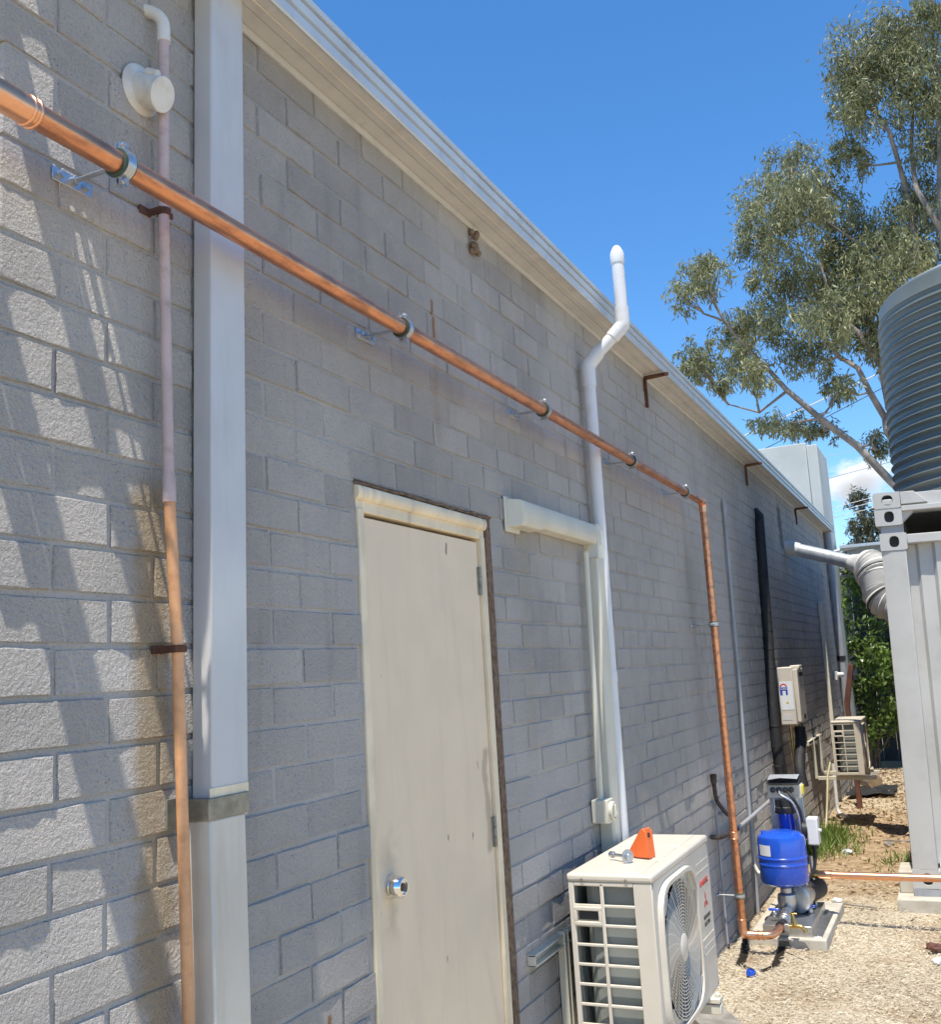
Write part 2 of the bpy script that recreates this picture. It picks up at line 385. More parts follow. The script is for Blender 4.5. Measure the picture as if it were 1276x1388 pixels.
def leaf_cloud(name, mat, P, D, Lw, parent=None, fold=0.0, seed=0):
    """many small pointed faces: P centres, D directions (len = leaf length), Lw widths"""
    rs = np.random.RandomState(seed); n = len(P)
    side = np.cross(D, rs.normal(size=(n,3))); side /= np.linalg.norm(side, axis=1)[:,None]+1e-9
    side *= Lw[:,None]*.5
    V = np.empty((n,4,3)); V[:,0] = P; V[:,1] = P+D*.45+side; V[:,2] = P+D; V[:,3] = P+D*.45-side
    me = bpy.data.meshes.new(name); me.vertices.add(n*4); me.vertices.foreach_set('co', V.reshape(-1))
    me.loops.add(n*4); me.polygons.add(n)
    me.loops.foreach_set('vertex_index', np.arange(n*4, dtype=np.int32))
    me.polygons.foreach_set('loop_start', np.arange(0, n*4, 4, dtype=np.int32))
    me.update(calc_edges=True); me.validate()
    me.materials.append(mat); o = bpy.data.objects.new(name, me); COL.objects.link(o)
    if parent is not None: o.parent = parent
    return o
def leaf_material(name, a, b, trans=.25, rough=.5, streaked=False):
    m, t, p = newmat(name); P = pos_(t)
    wn = t.nodes.new('ShaderNodeNewGeometry')
    c = mix_(t, wn.outputs['Random Per Island'], a, b)
    n = noise_(t, P, .9, 3); c = mix_(t, math_(t, 'MULTIPLY', smooth_(t, n, .4, .65), .4), c, tuple(x*1.35 for x in b))
    t.links.new(c, p.inputs['Base Color']); p.inputs['Roughness'].default_value = rough
    if trans:
        tr = t.nodes.new('ShaderNodeBsdfTranslucent'); t.links.new(c, tr.inputs[0])
        mx = t.nodes.new('ShaderNodeMixShader'); mx.inputs[0].default_value = trans
        out = t.nodes['Material Output']; t.links.new(p.outputs[0], mx.inputs[1]); t.links.new(tr.outputs[0], mx.inputs[2]); t.links.new(mx.outputs[0], out.inputs[0])
    return m
m_straw = leaf_material('straw_chips', (.30, .235, .15), (.66, .575, .43), .0, .8, streaked=True)
m_chipd = leaf_material('dark_chips', (.16, .10, .055), (.46, .36, .23), .0, .85)
def chips(name, mat, n, x0, x1, y0, y1, Lr, Wr, seed, dens=None):
    rs = np.random.RandomState(seed)
    x = rs.uniform(x0, x1, n); y = rs.uniform(y0, y1, n)
    if dens is not None:
        k = (rs.uniform(size=n) < dens(x, y)) & ~on_streak(x, y); x = x[k]; y = y[k]; n = len(x)
    z = .010*np.sin(2.1*x+1.3*y)+.008*np.sin(5.3*x-3.1*y+1)+.004*np.sin(11*x+9*y)+rs.uniform(.003, .014, n)
    a = rs.uniform(0, 6.283, n); L = rs.uniform(*Lr, n)
    D = np.stack([np.cos(a)*L, np.sin(a)*L, rs.normal(0, .22, n)*L], 1)
    return leaf_cloud(name, mat, np.stack([x, y, z], 1), D, rs.uniform(*Wr, n), None, 0, seed)
def dn(x, y): return np.clip(1.15-np.clip(y-6.6, 0, 9)*.9+.55*np.sin(4.1*x+2.3*y)*np.sin(2.7*x-3.4*y+1)-.7*np.exp(-((x-.15)**2/.03+(y-5.0)**2/.12))-.5*np.exp(-((x-1.15)**2/.03+(y-5.2)**2/.2)), .06, 1)
o = stuff(chips('straw_mulch', m_straw, 80000, .0, 2.6, 4.0, 8.6, (.010, .036), (.002, .006), 1, dn)); tag(o, 'pale straw mulch scattered over the ground beside the wall', 'mulch')
def df(x, y): return np.clip((y-7)*.14, .12, .8)
o = stuff(chips('wood_chips', m_chipd, 16000, .0, 2.2, 6.8, 15.5, (.02, .07), (.008, .025), 2, df)); tag(o, 'brown wood chips lying on bare dirt along the passage', 'wood chips')

# ------------------------------------------------------------------ building
YA, YB = 1.125, 13.6
ROW, Z0, HB, Y0 = .086, 1.6724, .12, 1.2447
bld = thing('building', 'long grey painted brick building with a cream door and metal eave', 'building', (0, YA, 0)); B = Rel(bld)
DY0, DY1, DZ = 2.225, 3.055, Z0+5*ROW
wm = MB(); XF = -.0040
wm.box(-.22, XF, YA+.006, DY0-.004, -.3, 3.14); wm.box(-.22, XF, DY1+.004, YB-.004, -.3, 3.14)
wm.box(-.22, XF, DY0-.004, DY1+.004, DZ+.003, 3.14); wm.box(-.22, -.10, DY0-.004, DY1+.004, -.3, DZ+.003); wm.box(-.10, XF, DY0-.004, DY1+.004, -.3, .02)
wall = B(wm, 'wall', m_mortar)
B(MB().box(-6.0, -.22, YA+.006, YA+.22, -.3, 3.14).box(-6.0, -.22, YB-.22, YB-.004, -.3, 3.14), 'end_wall', m_mortar)

def brick_mesh(L, seed):
    r = random.Random(seed); H = .0765; j = lambda a: r.uniform(-a, a)
    hl, hh = L/2, H/2
    nl = 5 if L > .1 else 3
    per = [(-hl+2*hl*i/nl, -hh) for i in range(nl)]+[(hl, -hh+2*hh*i/2) for i in range(2)]+[(hl-2*hl*i/nl, hh) for i in range(nl)]+[(-hl, hh-2*hh*i/2) for i in range(2)]
    n = len(per); V = []; ti = j(.0012)
    for (y, z) in per: V.append((-.02, y+j(.0008), z+j(.0008)))
    for (y, z) in per: V.append((-.0026+j(.0006), y+j(.0014), z+j(.0012)))
    for (y, z) in per: V.append((ti+j(.0007), y-math.copysign(min(.0025, abs(y)), y)+j(.0011), z-math.copysign(min(.0022, abs(z)), z)+j(.0010)))
    V.append((ti+j(.0008), hl*.35+j(.01), j(.01))); V.append((ti+j(.0008), -hl*.35+j(.01), j(.01)))
    F = [(k, (k+1)%n, n+(k+1)%n, n+k) for k in range(n)]+[(n+k, n+(k+1)%n, 2*n+(k+1)%n, 2*n+k) for k in range(n)]
    c1, c2 = 3*n, 3*n+1
    for k in range(n):
        a, b = 2*n+k, 2*n+(k+1)%n
        ya = (V[a][1]+V[b][1])/2; F.append((a, b, c1 if ya > 0 else c2))
    # bridge the two fans
    tops = [k for k in range(n)]
    sw = [k for k in range(n) if ((V[2*n+k][1]+V[2*n+(k+1)%n][1])/2 > 0) != ((V[2*n+(k-1)%n][1]+V[2*n+k][1])/2 > 0)]
    for k in sw: F.append((2*n+k, c1, c2))
    return V, F
bricks = []
for r_ in range(-20, 17):
    zc = Z0+(r_+.5)*ROW; par = 0 if r_ % 2 else 1
    ed = [YA]+[Y0+HB*i for i in range(-1, 110) if i % 2 == par and YA+.03 < Y0+HB*i < YB-.03]+[YB]
    jit = rnd.uniform(-.006, .006)
    for a, b in zip(ed[:-1], ed[1:]):
        if a != YA: a += jit
        if b != YB: b += jit
        segs = [(a, b)]
        if r_ <= 4:
            segs = []
            if a < DY0: segs.append((a, min(b, DY0)))
            if b > DY1: segs.append((max(a, DY1), b))
        for s0, s1 in segs:
            if s1-s0 > .03:
                bricks.append((s0+(0 if s0 in (YA, DY1) else .005), s1-(0 if s1 in (YB, DY0) else .005), zc))
def scr(b):
    P = Vector((0, (b[0]+b[1])/2, b[2]))-CAM; z = P.dot(Fv)
    x = P.dot(R2)/z; y = P.dot(U2)/z; ok = z > .3 and abs(x) < .49 and abs(y) < .53
    return (b[1]-b[0])/z**2*(1 if ok else 1e-4)*abs(P.normalized().x)
bricks.sort(key=scr, reverse=True)
cache = {}
def bmesh_for(L, k):
    key = (round(L/.004), k)
    if key not in cache:
        V, F = brick_mesh(L, hash(key) & 0xffff); me = bpy.data.meshes.new('brick'); me.from_pydata(V, [], F); me.update()
        bm = bmesh.new(); bm.from_mesh(me); bmesh.ops.recalc_face_normals(bm, faces=bm.faces); bm.to_mesh(me); bm.free()
        me.shade_smooth(); me.set_sharp_from_angle(angle=R(24)); me.materials.append(m_brick); cache[key] = me
    return cache[key]
rest = MB()
for i, (a, b, zc) in enumerate(bricks):
    dx = rnd.uniform(-.0022, .0022); rz = rnd.uniform(-.004, .004); rx = rnd.uniform(-.006, .006)
    if i < 300:
        o = bpy.data.objects.new('brick', bmesh_for(b-a, rnd.randrange(9))); COL.objects.link(o)
        o.parent = wall; o.location = (dx, (a+b)/2, zc+rnd.uniform(-.0015, .0015)); o.rotation_euler = (rx, 0, rz)
    else:
        V, F = brick_mesh(b-a, rnd.randrange(60)); yc = (a+b)/2
        rest.add([(x+dx, y+yc, z+zc) for x, y, z in V], F)
o = stuff(rest.build('brick_courses', m_brick, wall, smooth=24))

# door frame, reveal and door
B(MB().box(-.09, .003, DY1-.036, DY1+.006, .02, DZ-.002), 'door_reveal', m_reveal)
fr = MB(); fr.box(-.09, .004, DY0-.001, DY0+.030, .02, 2.03); fr.box(-.09, .000, DY1-.070, DY1-.036, .02, 2.03)
fr.box(-.09, -.002, DY0-.001, DY1-.036, 2.022, 2.094)
B(fr, 'door_frame', m_cream, bevel=.003)
hp = [(-.01, 2.052), (.004, 2.052), (.010, 2.058), (.013, 2.066), (.013, 2.078), (.009, 2.088), (-.01, 2.093)]
B(MB().prism([(x, DY0-.006, z) for x, z in hp], (0, DY1-DY0-.032, 0)), 'head_moulding', m_cream, bevel=.002)
rp = MB(); pts = []
for i in range(30):
    yy = DY0-.01+(DY1-DY0+.02)*i/29; pts.append((.001+rnd.uniform(-.002, .002), yy, DZ-.004+rnd.uniform(-.004, .003)))
rp.tube(pts, .005, 6); B(rp, 'lintel_sealant', m_reveal)
door = B(MB().box(-.055, -.012, DY0+.034, DY1-.073, .03, 2.012), 'door', m_door, bevel=.003)
kz, ky = 1.07, 2.335
kn = MB().lathe([(.031,0),(.031,.006),(.029,.010),(.028,.014),(.026,.034),(.021,.040),(.018,.040),(.017,.036),(0,.036)], (-.013, ky, kz), (1,0,0), 40)
B(kn, 'knob', m_chrome, door, smooth=35)
B(MB().lathe([(.010,0),(.010,.004),(0,.004)], (.0225, ky, kz), (1,0,0), 20), 'keyhole', m_bronze, door, smooth=35)
for z in (1.89, 1.11, .35):
    hg = MB()
    for k in range(3): hg.lathe([(.006,0),(.006,.028),(0,.028)], (-.008, DY1-.072, z-.05+k*.0305), (0,0,1), 12)
    hg.box(-.013, -.010, DY1-.088, DY1-.073, z-.05, z+.04)
    B(hg, 'hinge', m_strap, door, smooth=40)
lt = MB()
for z, h in ((1.06, .05), (.78, .02), (1.2, .016)): lt.box(-.014, -.0105, DY0+.031, DY0+.036, z-h, z+h)
B(lt, 'latch_gap', m_dark, door)

# eave: soffit boards, pale strip, gutter, roof
EY0, EY1 = 1.085, 13.72
B(MB().box(.0015, .044, EY0, EY1, 3.141, 3.155), 'soffit_board', m_soffit)
sb = MB(); y = EY0
while y < EY1-.1:
    L = min(.05, EY1-y); sb.prism([(.046, y, 3.145), (.104, y, 3.145), (.104, y+L*.2, 3.1435), (.046, y+L*.2, 3.1435)], (0, 0, .012)); y += L*1.0
    sb.prism([(.046, y-L*.8, 3.145), (.104, y-L*.8, 3.145), (.104, y, 3.145), (.046, y, 3.145)], (0, 0, .0105))
B(sb, 'ribbed_soffit', m_soffit)
B(MB().box(.073, .0765, EY0, EY1, 3.1405, 3.1432), 'soffit_strip', m_pale_strip)  # thin pale line along the soffit
gp = [(.104,3.150),(.106,3.1405),(.111,3.1385),(.115,3.143),(.117,3.168),(.110,3.172),(.111,3.176),(.120,3.178),(.124,3.198),(.115,3.202),(.116,3.206),(.127,3.208),(.130,3.222),(.126,3.226),(.104,3.226)]
B(MB().prism([(x, EY0, z) for x, z in gp], (0, EY1-EY0, 0)), 'gutter', m_gutter, smooth=25)
B(MB().prism([(-6.2, EY0, 3.38), (.108, EY0, 3.231), (.108, EY0, 3.243), (-6.2, EY0, 3.39)], (0, EY1-EY0, 0)), 'roof', m_roof)
B(MB().box(.0, .006, YA+.02, YB, 3.118, 3.139), 'wall_trim', m_soffit)
for yb in (5.237, 8.164, 10.974):
    bk = MB().prism([(.003, yb-.008, 2.955), (.019, yb-.008, 2.955), (.019, yb-.008, 3.108), (.14, yb-.008, 3.113), (.14, yb-.008, 3.131), (.019, yb-.008, 3.129), (.003, yb-.008, 3.126)], (0, .016, 0))
    B(bk, 'eave_bracket', m_rust, bevel=.002)
B(MB().box(-3.2, -.16, 14.2, 14.5, 3.0, 4.46).box(-.155, -.02, 14.2, 15.4, 3.0, 4.42), 'parapet', m_parapet, bevel=.01)
B(MB().box(-3.2, -.02, 13.59, 15.4, -.3, 3.0), 'rear_block', m_parapet)

# unseen bar frame added past the corner to throw slanting shadows on the bricks
vf = thing('shadow_frame', 'unseen steel frame added past the front corner to cast slanting shadows', 'frame', (-.5, YA, 3.15)); V_ = Rel(vf)
for a, b in ((.800, .845), (.975, 1.03)): V_(MB().box(-2.2, .30, a, b, 3.10, 3.14), 'shadow_bar', m_steelcoat)
for x in (-.4, -1.9): V_(MB().box(x, x+.05, .3, YA+.005, 3.142, 3.20), 'bar_support', m_steelcoat)

# ------------------------------------------------------------------ copper pipe run
PX, PZ, RY, PR = .12, 2.51, 5.885, .021
cp = thing('copper_pipe', 'thick copper water pipe running along the wall and down to the pump', 'pipe', (PX, RY, 0)); CP = Rel(cp)
CP(MB().tube([(PX, 1.05, PZ), (PX, RY-.055, PZ)], PR, 24), 'pipe_run', m_copper, smooth=60)
CP(MB().tube([(PX, RY, PZ-.055), (PX, RY-.01, .175)], PR, 24), 'riser', m_copper, smooth=60)
CP(MB().tube(fillet([(PX, RY-.06, PZ), (PX, RY, PZ), (PX, RY, PZ-.06)], .05, 10), PR+.0025, 24), 'elbow', m_copperb, smooth=60)
el = MB().tube(fillet([(PX, 1.085, PZ), (PX, .975, PZ), (.02, .965, PZ+.005)], .045, 10), PR+.003, 24)
for y in (1.082, 1.070): el.ring((PX, y, PZ), (0,1,0), PR+.002, .0035, 28, 8)
CP(el, 'elbow', m_copperb, smooth=60)
CP(MB().tube([(.03, .967, PZ+.004), (-1.2, .94, PZ+.02)], PR, 20), 'return_pipe', m_copper, smooth=60)
ry = RY-.01
CP(MB().tube([(PX, ry, .62), (PX, ry, .655)], PR+.0035, 24).ring((PX, ry, .62), (0,0,1), PR+.002, .003, 28).ring((PX, ry, .655), (0,0,1), PR+.002, .003, 28), 'coupling', m_copperb, smooth=60)
CP(MB().tube(fillet([(PX, ry, .20), (PX, ry, .115), (.18, ry+.01, .113)], .05, 10), PR+.0025, 24).ring((PX, ry, .195), (0,0,1), PR+.002, .003, 28), 'elbow', m_copperb, smooth=60)
CP(MB().tube(fillet([(.175, ry+.01, .113), (.272, ry+.015, .113), (.300, 6.02, .13)], .06, 10), PR, 24).ring((.20, ry+.01, .113), (1,0,0), PR+.002, .0032, 28).ring((.225, ry+.012, .113), (1,0,0), PR+.002, .0032, 28), 'pump_feed', m_copperb, smooth=60)

def make_clamp(name, label, y, z, vert=False):
    c = thing(name, label, 'pipe clamp', (0, y, z), 'zinc clamps holding the copper pipe'); L = lambda mb, n, m, **k: mb.build(n, m, c, **k)
    pl = MB()
    pl.box(.001, .004, -.046, .046, -.013, .013)
    pb = L(pl, 'base_plate', m_zinc, bevel=.002)
    for s in (-1, 1):
        L(MB().lathe([(.009,0),(.009,.002),(.006,.002),(.006,.010),(0,.011)], (.004, s*.030, 0), (1,0,0), 6+6), 'bolt', m_zinc, smooth=30)
    L(MB().lathe([(.009,0),(.008,.012),(0,.012)], (.004,0,0), (1,0,0), 16), 'boss', m_zinc, smooth=30)
    L(MB().tube([(.012,0,0), (PX-PR-.006,0,0)], .0048, 12), 'rod', m_zinc, smooth=60)
    ax = (0,0,1) if vert else (0,1,0)
    L(MB().lathe([(PR+.0008,-.014),(PR+.005,-.014),(PR+.0055,-.010),(PR+.0055,.010),(PR+.005,.014),(PR+.0008,.014)], (PX,0,0), ax, 36), 'rubber_lining', m_rubber, smooth=40)
    L(MB().lathe([(PR+.0058,-.0095),(PR+.0078,-.0095),(PR+.0078,.0095),(PR+.0058,.0095)], (PX,0,0), ax, 36), 'band', m_zinc, smooth=40)
    for s in (-1, 1):
        e = MB()
        if vert:
            e.box(PX-.006, PX-.002, s*(PR+.006)-.009, s*(PR+.006)+.009+s*.008, -.009, .009); e.box(PX+.003, PX+.007, s*(PR+.006)-.009, s*(PR+.006)+.009+s*.008, -.009, .009)
            e.tube([(PX-.012, s*(PR+.014), 0), (PX+.016, s*(PR+.014), 0)], .0035, 8)
        else:
            e.box(PX-.006, PX-.002, -.0085, .0085, s*(PR+.010)-.007, s*(PR+.010)+.009); e.box(PX+.003, PX+.007, -.0085, .0085, s*(PR+.010)-.007, s*(PR+.010)+.009)
            e.tube([(PX-.012, 0, s*(PR+.013)), (PX+.016, 0, s*(PR+.013))], .0035, 8)
            e.lathe([(.007,0),(.007,.005),(0,.005)], (PX+.007, 0, s*(PR+.013)), (1,0,0), 6)
        L(e, 'ear', m_zinc)
    return c
for y, nm in ((1.275, 'zinc pipe clamp beside the round white vent cap'), (2.30, 'zinc pipe clamp on the copper pipe above the cream door head'),
              (3.335, 'zinc pipe clamp above the end cap of the cream trunking'), (4.437, 'dark lined pipe clamp just past the white vent pipe'), (5.463, 'zinc pipe clamp next to the copper elbow before the riser')):
    make_clamp('pipe_clamp', nm, y, PZ)
make_clamp('pipe_clamp', 'zinc clamp at mid height on the vertical copper riser', RY-.003, 1.80, True)
make_clamp('pipe_clamp', 'zinc clamp low on the copper riser near the pump slab', RY-.009, .318, True)

# ------------------------------------------------------------------ downpipe
dp = thing('downpipe', 'rectangular pale metal downpipe with a cream lower section', 'downpipe', (0, 1.64, 0)); D_ = Rel(dp)
D_(MB().prism([(.004, 1.617, 3.16), (.053, 1.617, 3.16), (.053, 1.728, 3.16), (.004, 1.728, 3.16)], (0, -.044, -1.82)), 'upper_section', m_steelcoat, bevel=.004)
D_(MB().prism([(.002, 1.562, 1.345), (.058, 1.562, 1.345), (.058, 1.668, 1.345), (.002, 1.668, 1.345)], (0, .018, -1.32)), 'lower_section', m_lowerpipe, bevel=.004)
D_(MB().box(.001, .0605, 1.556, 1.676, 1.345, 1.385), 'strap', m_strap, bevel=.002)
D_(MB().box(.001, .005, 1.505, 1.555, 1.335, 1.39), 'strap_tab', m_strap, bevel=.001)
D_(MB().box(.0535, .055, 1.566, 1.682, 1.385, 1.402), 'joint_sealant', m_cream)

# ------------------------------------------------------------------ thin pipe beside the downpipe
tp = thing('wall_pipe', 'thin wall pipe, pinkish above and orange below, left of the downpipe', 'pipe', (.03, 1.49, 0)); T_ = Rel(tp)
T_(MB().tube([(.03, 1.489, 2.93), (.03, 1.484, 2.5), (.03, 1.491, 1.965)], .0108, 18), 'upper_pipe', m_conduit_p, smooth=60)
T_(MB().tube([(.03, 1.491, 2.0), (.03, 1.4915, 1.985), (.03, 1.492, 1.943)], [.0112, .0132, .0132], 18), 'socket', m_conduit_p, smooth=40)
T_(MB().tube([(.03, 1.492, 1.95), (.03, 1.510, 1.664), (.03, 1.528, 1.0), (.03, 1.535, .05)], .0112, 18), 'lower_pipe', m_conduit_o, smooth=60)
T_(MB().tube(fillet([(.03, 1.489, 2.905), (.03, 1.489, 2.965), (-.03, 1.462, 2.99)], .05, 8), .0135, 18), 'elbow', m_offwhite, smooth=60)
for z, y in ((2.53, 1.485), (1.665, 1.510)):
    s_ = MB().lathe([(.0118,-.007),(.0138,-.007),(.0138,.007),(.0118,.007)], (.03, y, z), (0,0,1), 20); s_.box(.002, .005, y-.040, y-.010, -.008+z, .008+z).box(.002, .034, y-.016, y-.0115, z-.007, z+.007).box(.028, .032, y+.012, y+.024, z-.006, z+.006)
    T_(s_, 'saddle', m_rust, smooth=40)

# ------------------------------------------------------------------ round vent cap
vc = thing('wall_vent', 'round off-white plastic vent cap with flange high on the wall', 'vent cap', (0, 1.45, 2.785)); L = lambda mb, n, m, **k: mb.build(n, m, vc, **k)
L(MB().lathe([(.050,0),(.052,.003),(.050,.006),(.040,.010),(.036,.012)], (.002,0,0), (1,0,-.05), 40), 'flange', m_offwhite, smooth=40)
L(MB().lathe([(.036,.0),(.033,.020),(.034,.048),(.035,.054),(.033,.056),(.0,.0565)], (.006,0,-.002), (1,.12,-.42), 40), 'cowl', m_offwhite, smooth=30)
L(MB().tube([(.030,-.008,.026), (.052,-.004,.016)], .010, 12), 'lug', m_offwhite, smooth=40)

# ------------------------------------------------------------------ cream trunking with isolator
dc = thing('pipe_trunking', 'cream plastic air conditioner trunking from wall cap across and down', 'trunking', (0, 4.08, 0)); DC = Rel(dc)
DC(MB().box(.001, .010, 3.185, 3.31, 2.068, 2.192), 'wall_flange', m_cover, bevel=.004)
DC(MB().prism([(.008, 3.20, 2.082), (.052, 3.225, 2.088), (.060, 3.235, 2.10), (.060, 3.235, 2.165), (.052, 3.225, 2.18), (.008, 3.20, 2.185)], (0, .19, 0)), 'wall_cap', m_cover, bevel=.005, seg=3)
hq = [(.001, 2.095), (.050, 2.098), (.058, 2.108), (.060, 2.13), (.058, 2.168), (.050, 2.180), (.001, 2.185)]
DC(MB().prism([(x, 3.42, z) for x, z in hq], (0, .60, 0)), 'cross_trunk', m_cover, bevel=.003)
ex = MB(); 
DC(MB().prism([(x*1.03, 4.015, z) for x, z in hq], (0, .035, 0)).prism([(.001, 4.05, 2.093), (.062, 4.05, 2.093), (.062, 4.05, 2.185), (.001, 4.05, 2.185)], (0, .03, 0)).prism([(.001, 4.03, 2.182), (.062, 4.03, 2.182), (.062, 4.075, 2.178), (.062, 4.125, 2.12), (.062, 4.125, 2.04), (.062, 4.022, 2.04), (.001, 4.022, 2.04), (.001, 4.125, 2.04), (.001, 4.125, 2.12), (.001, 4.075, 2.178)][1:7], (-.061, 0, 0)), 'corner_piece', m_cover, bevel=.003)
vq = [(.001, 4.026), (.050, 4.028), (.058, 4.036), (.060, 4.055), (.060, 4.095), (.058, 4.110), (.050, 4.119), (.001, 4.121)]
DC(MB().prism([(x, y, 2.045) for x, y in vq], (0, -.075, -1.24)), 'drop_trunk', m_cover, bevel=.003)
iso = thing('isolator_switch', 'cream isolator switch box with round dial on the trunking', 'switch', (.02, 3.93, 1.03)); IS = Rel(iso)
IS(MB().box(.003, .070, 3.865, 3.945, .995, 1.085), 'box', m_cover, bevel=.005)
IS(MB().lathe([(.036,0),(.036,.012),(.030,.016),(.027,.010),(0,.010)], (.070, 3.905, 1.04), (1,0,0), 32), 'dial_ring', m_cover, smooth=35)
IS(MB().box(.078, .092, 3.899, 3.911, 1.015, 1.065), 'dial', m_cover, bevel=.003)
IS(MB().tube([(.03, 3.905, 1.08), (.03, 3.955, 2.06)], .0125, 16), 'conduit', m_cover, smooth=60)

# ------------------------------------------------------------------ white vent pipe
vp = thing('vent_pipe', 'white PVC vent pipe stepping out round the eave with a domed cap', 'pipe', (.06, 4.12, 0)); VP = Rel(vp)
r_ = .0275
VP(MB().tube([(.045, 4.085, .02), (.045, 4.105, 1.3), (.045, 4.135, 2.87)], r_, 24), 'stack', m_white, smooth=60)
VP(MB().tube(fillet([(.045, 4.134, 2.80), (.045, 4.136, 2.895), (.092, 4.152, 2.953)], .012, 2), r_+.0045, 24), 'lower_elbow', m_white, smooth=30)
VP(MB().tube([(.06, 4.14, 2.92), (.195, 4.195, 3.06)], r_, 24), 'offset_pipe', m_white, smooth=60)
VP(MB().tube(fillet([(.150, 4.178, 3.013), (.20, 4.20, 3.07), (.20, 4.20, 3.15)], .012, 2), r_+.0045, 24), 'upper_elbow', m_white, smooth=30)
VP(MB().tube([(.20, 4.20, 3.10), (.20, 4.20, 3.41)], r_, 24), 'outlet', m_white, smooth=60)
VP(MB().lathe([(r_+.003,-.045),(r_+.004,-.04),(r_+.004,0),(r_,.012),(.016,.034),(.008,.040),(0,.041)], (.20, 4.20, 3.40), (0,0,1), 28), 'cap', m_white, smooth=45)
for z in (1.55,): VP(MB().tube([(.045, 4.107, z-.02), (.045, 4.108, z+.02)], r_+.003, 24), 'socket', m_white, smooth=40)

# ------------------------------------------------------------------ air conditioners
def text_mesh(name, s, size, mat, parent, M4, ext=.0006):
    cu = bpy.data.curves.new(name, 'FONT'); cu.body = s; cu.size = size; cu.extrude = ext; cu.align_x = 'CENTER'; cu.align_y = 'CENTER'; cu.resolution_u = 2
    o = bpy.data.objects.new(name, cu); COL.objects.link(o)
    dg = bpy.context.evaluated_depsgraph_get(); me = bpy.data.meshes.new_from_object(o.evaluated_get(dg)); bpy.data.objects.remove(o)
    me.transform(M4); me.materials.clear(); me.materials.append(mat)
    q = bpy.data.objects.new(name, me); COL.objects.link(q); q.parent = parent; return q
def face_x(x, y, z, lift=.001):   # text on a face that looks along +X (reads left to right along +Y)
    return Matrix.Translation((x+lift, y, z)) @ Matrix(((0,0,1,0),(1,0,0,0),(0,1,0,0),(0,0,0,1)))
def face_y(x, y, z, lift=.001):   # text on a face that looks along -Y
    return Matrix.Translation((x, y-lift, z)) @ Matrix(((1,0,0,0),(0,0,-1,0),(0,1,0,0),(0,0,0,1)))
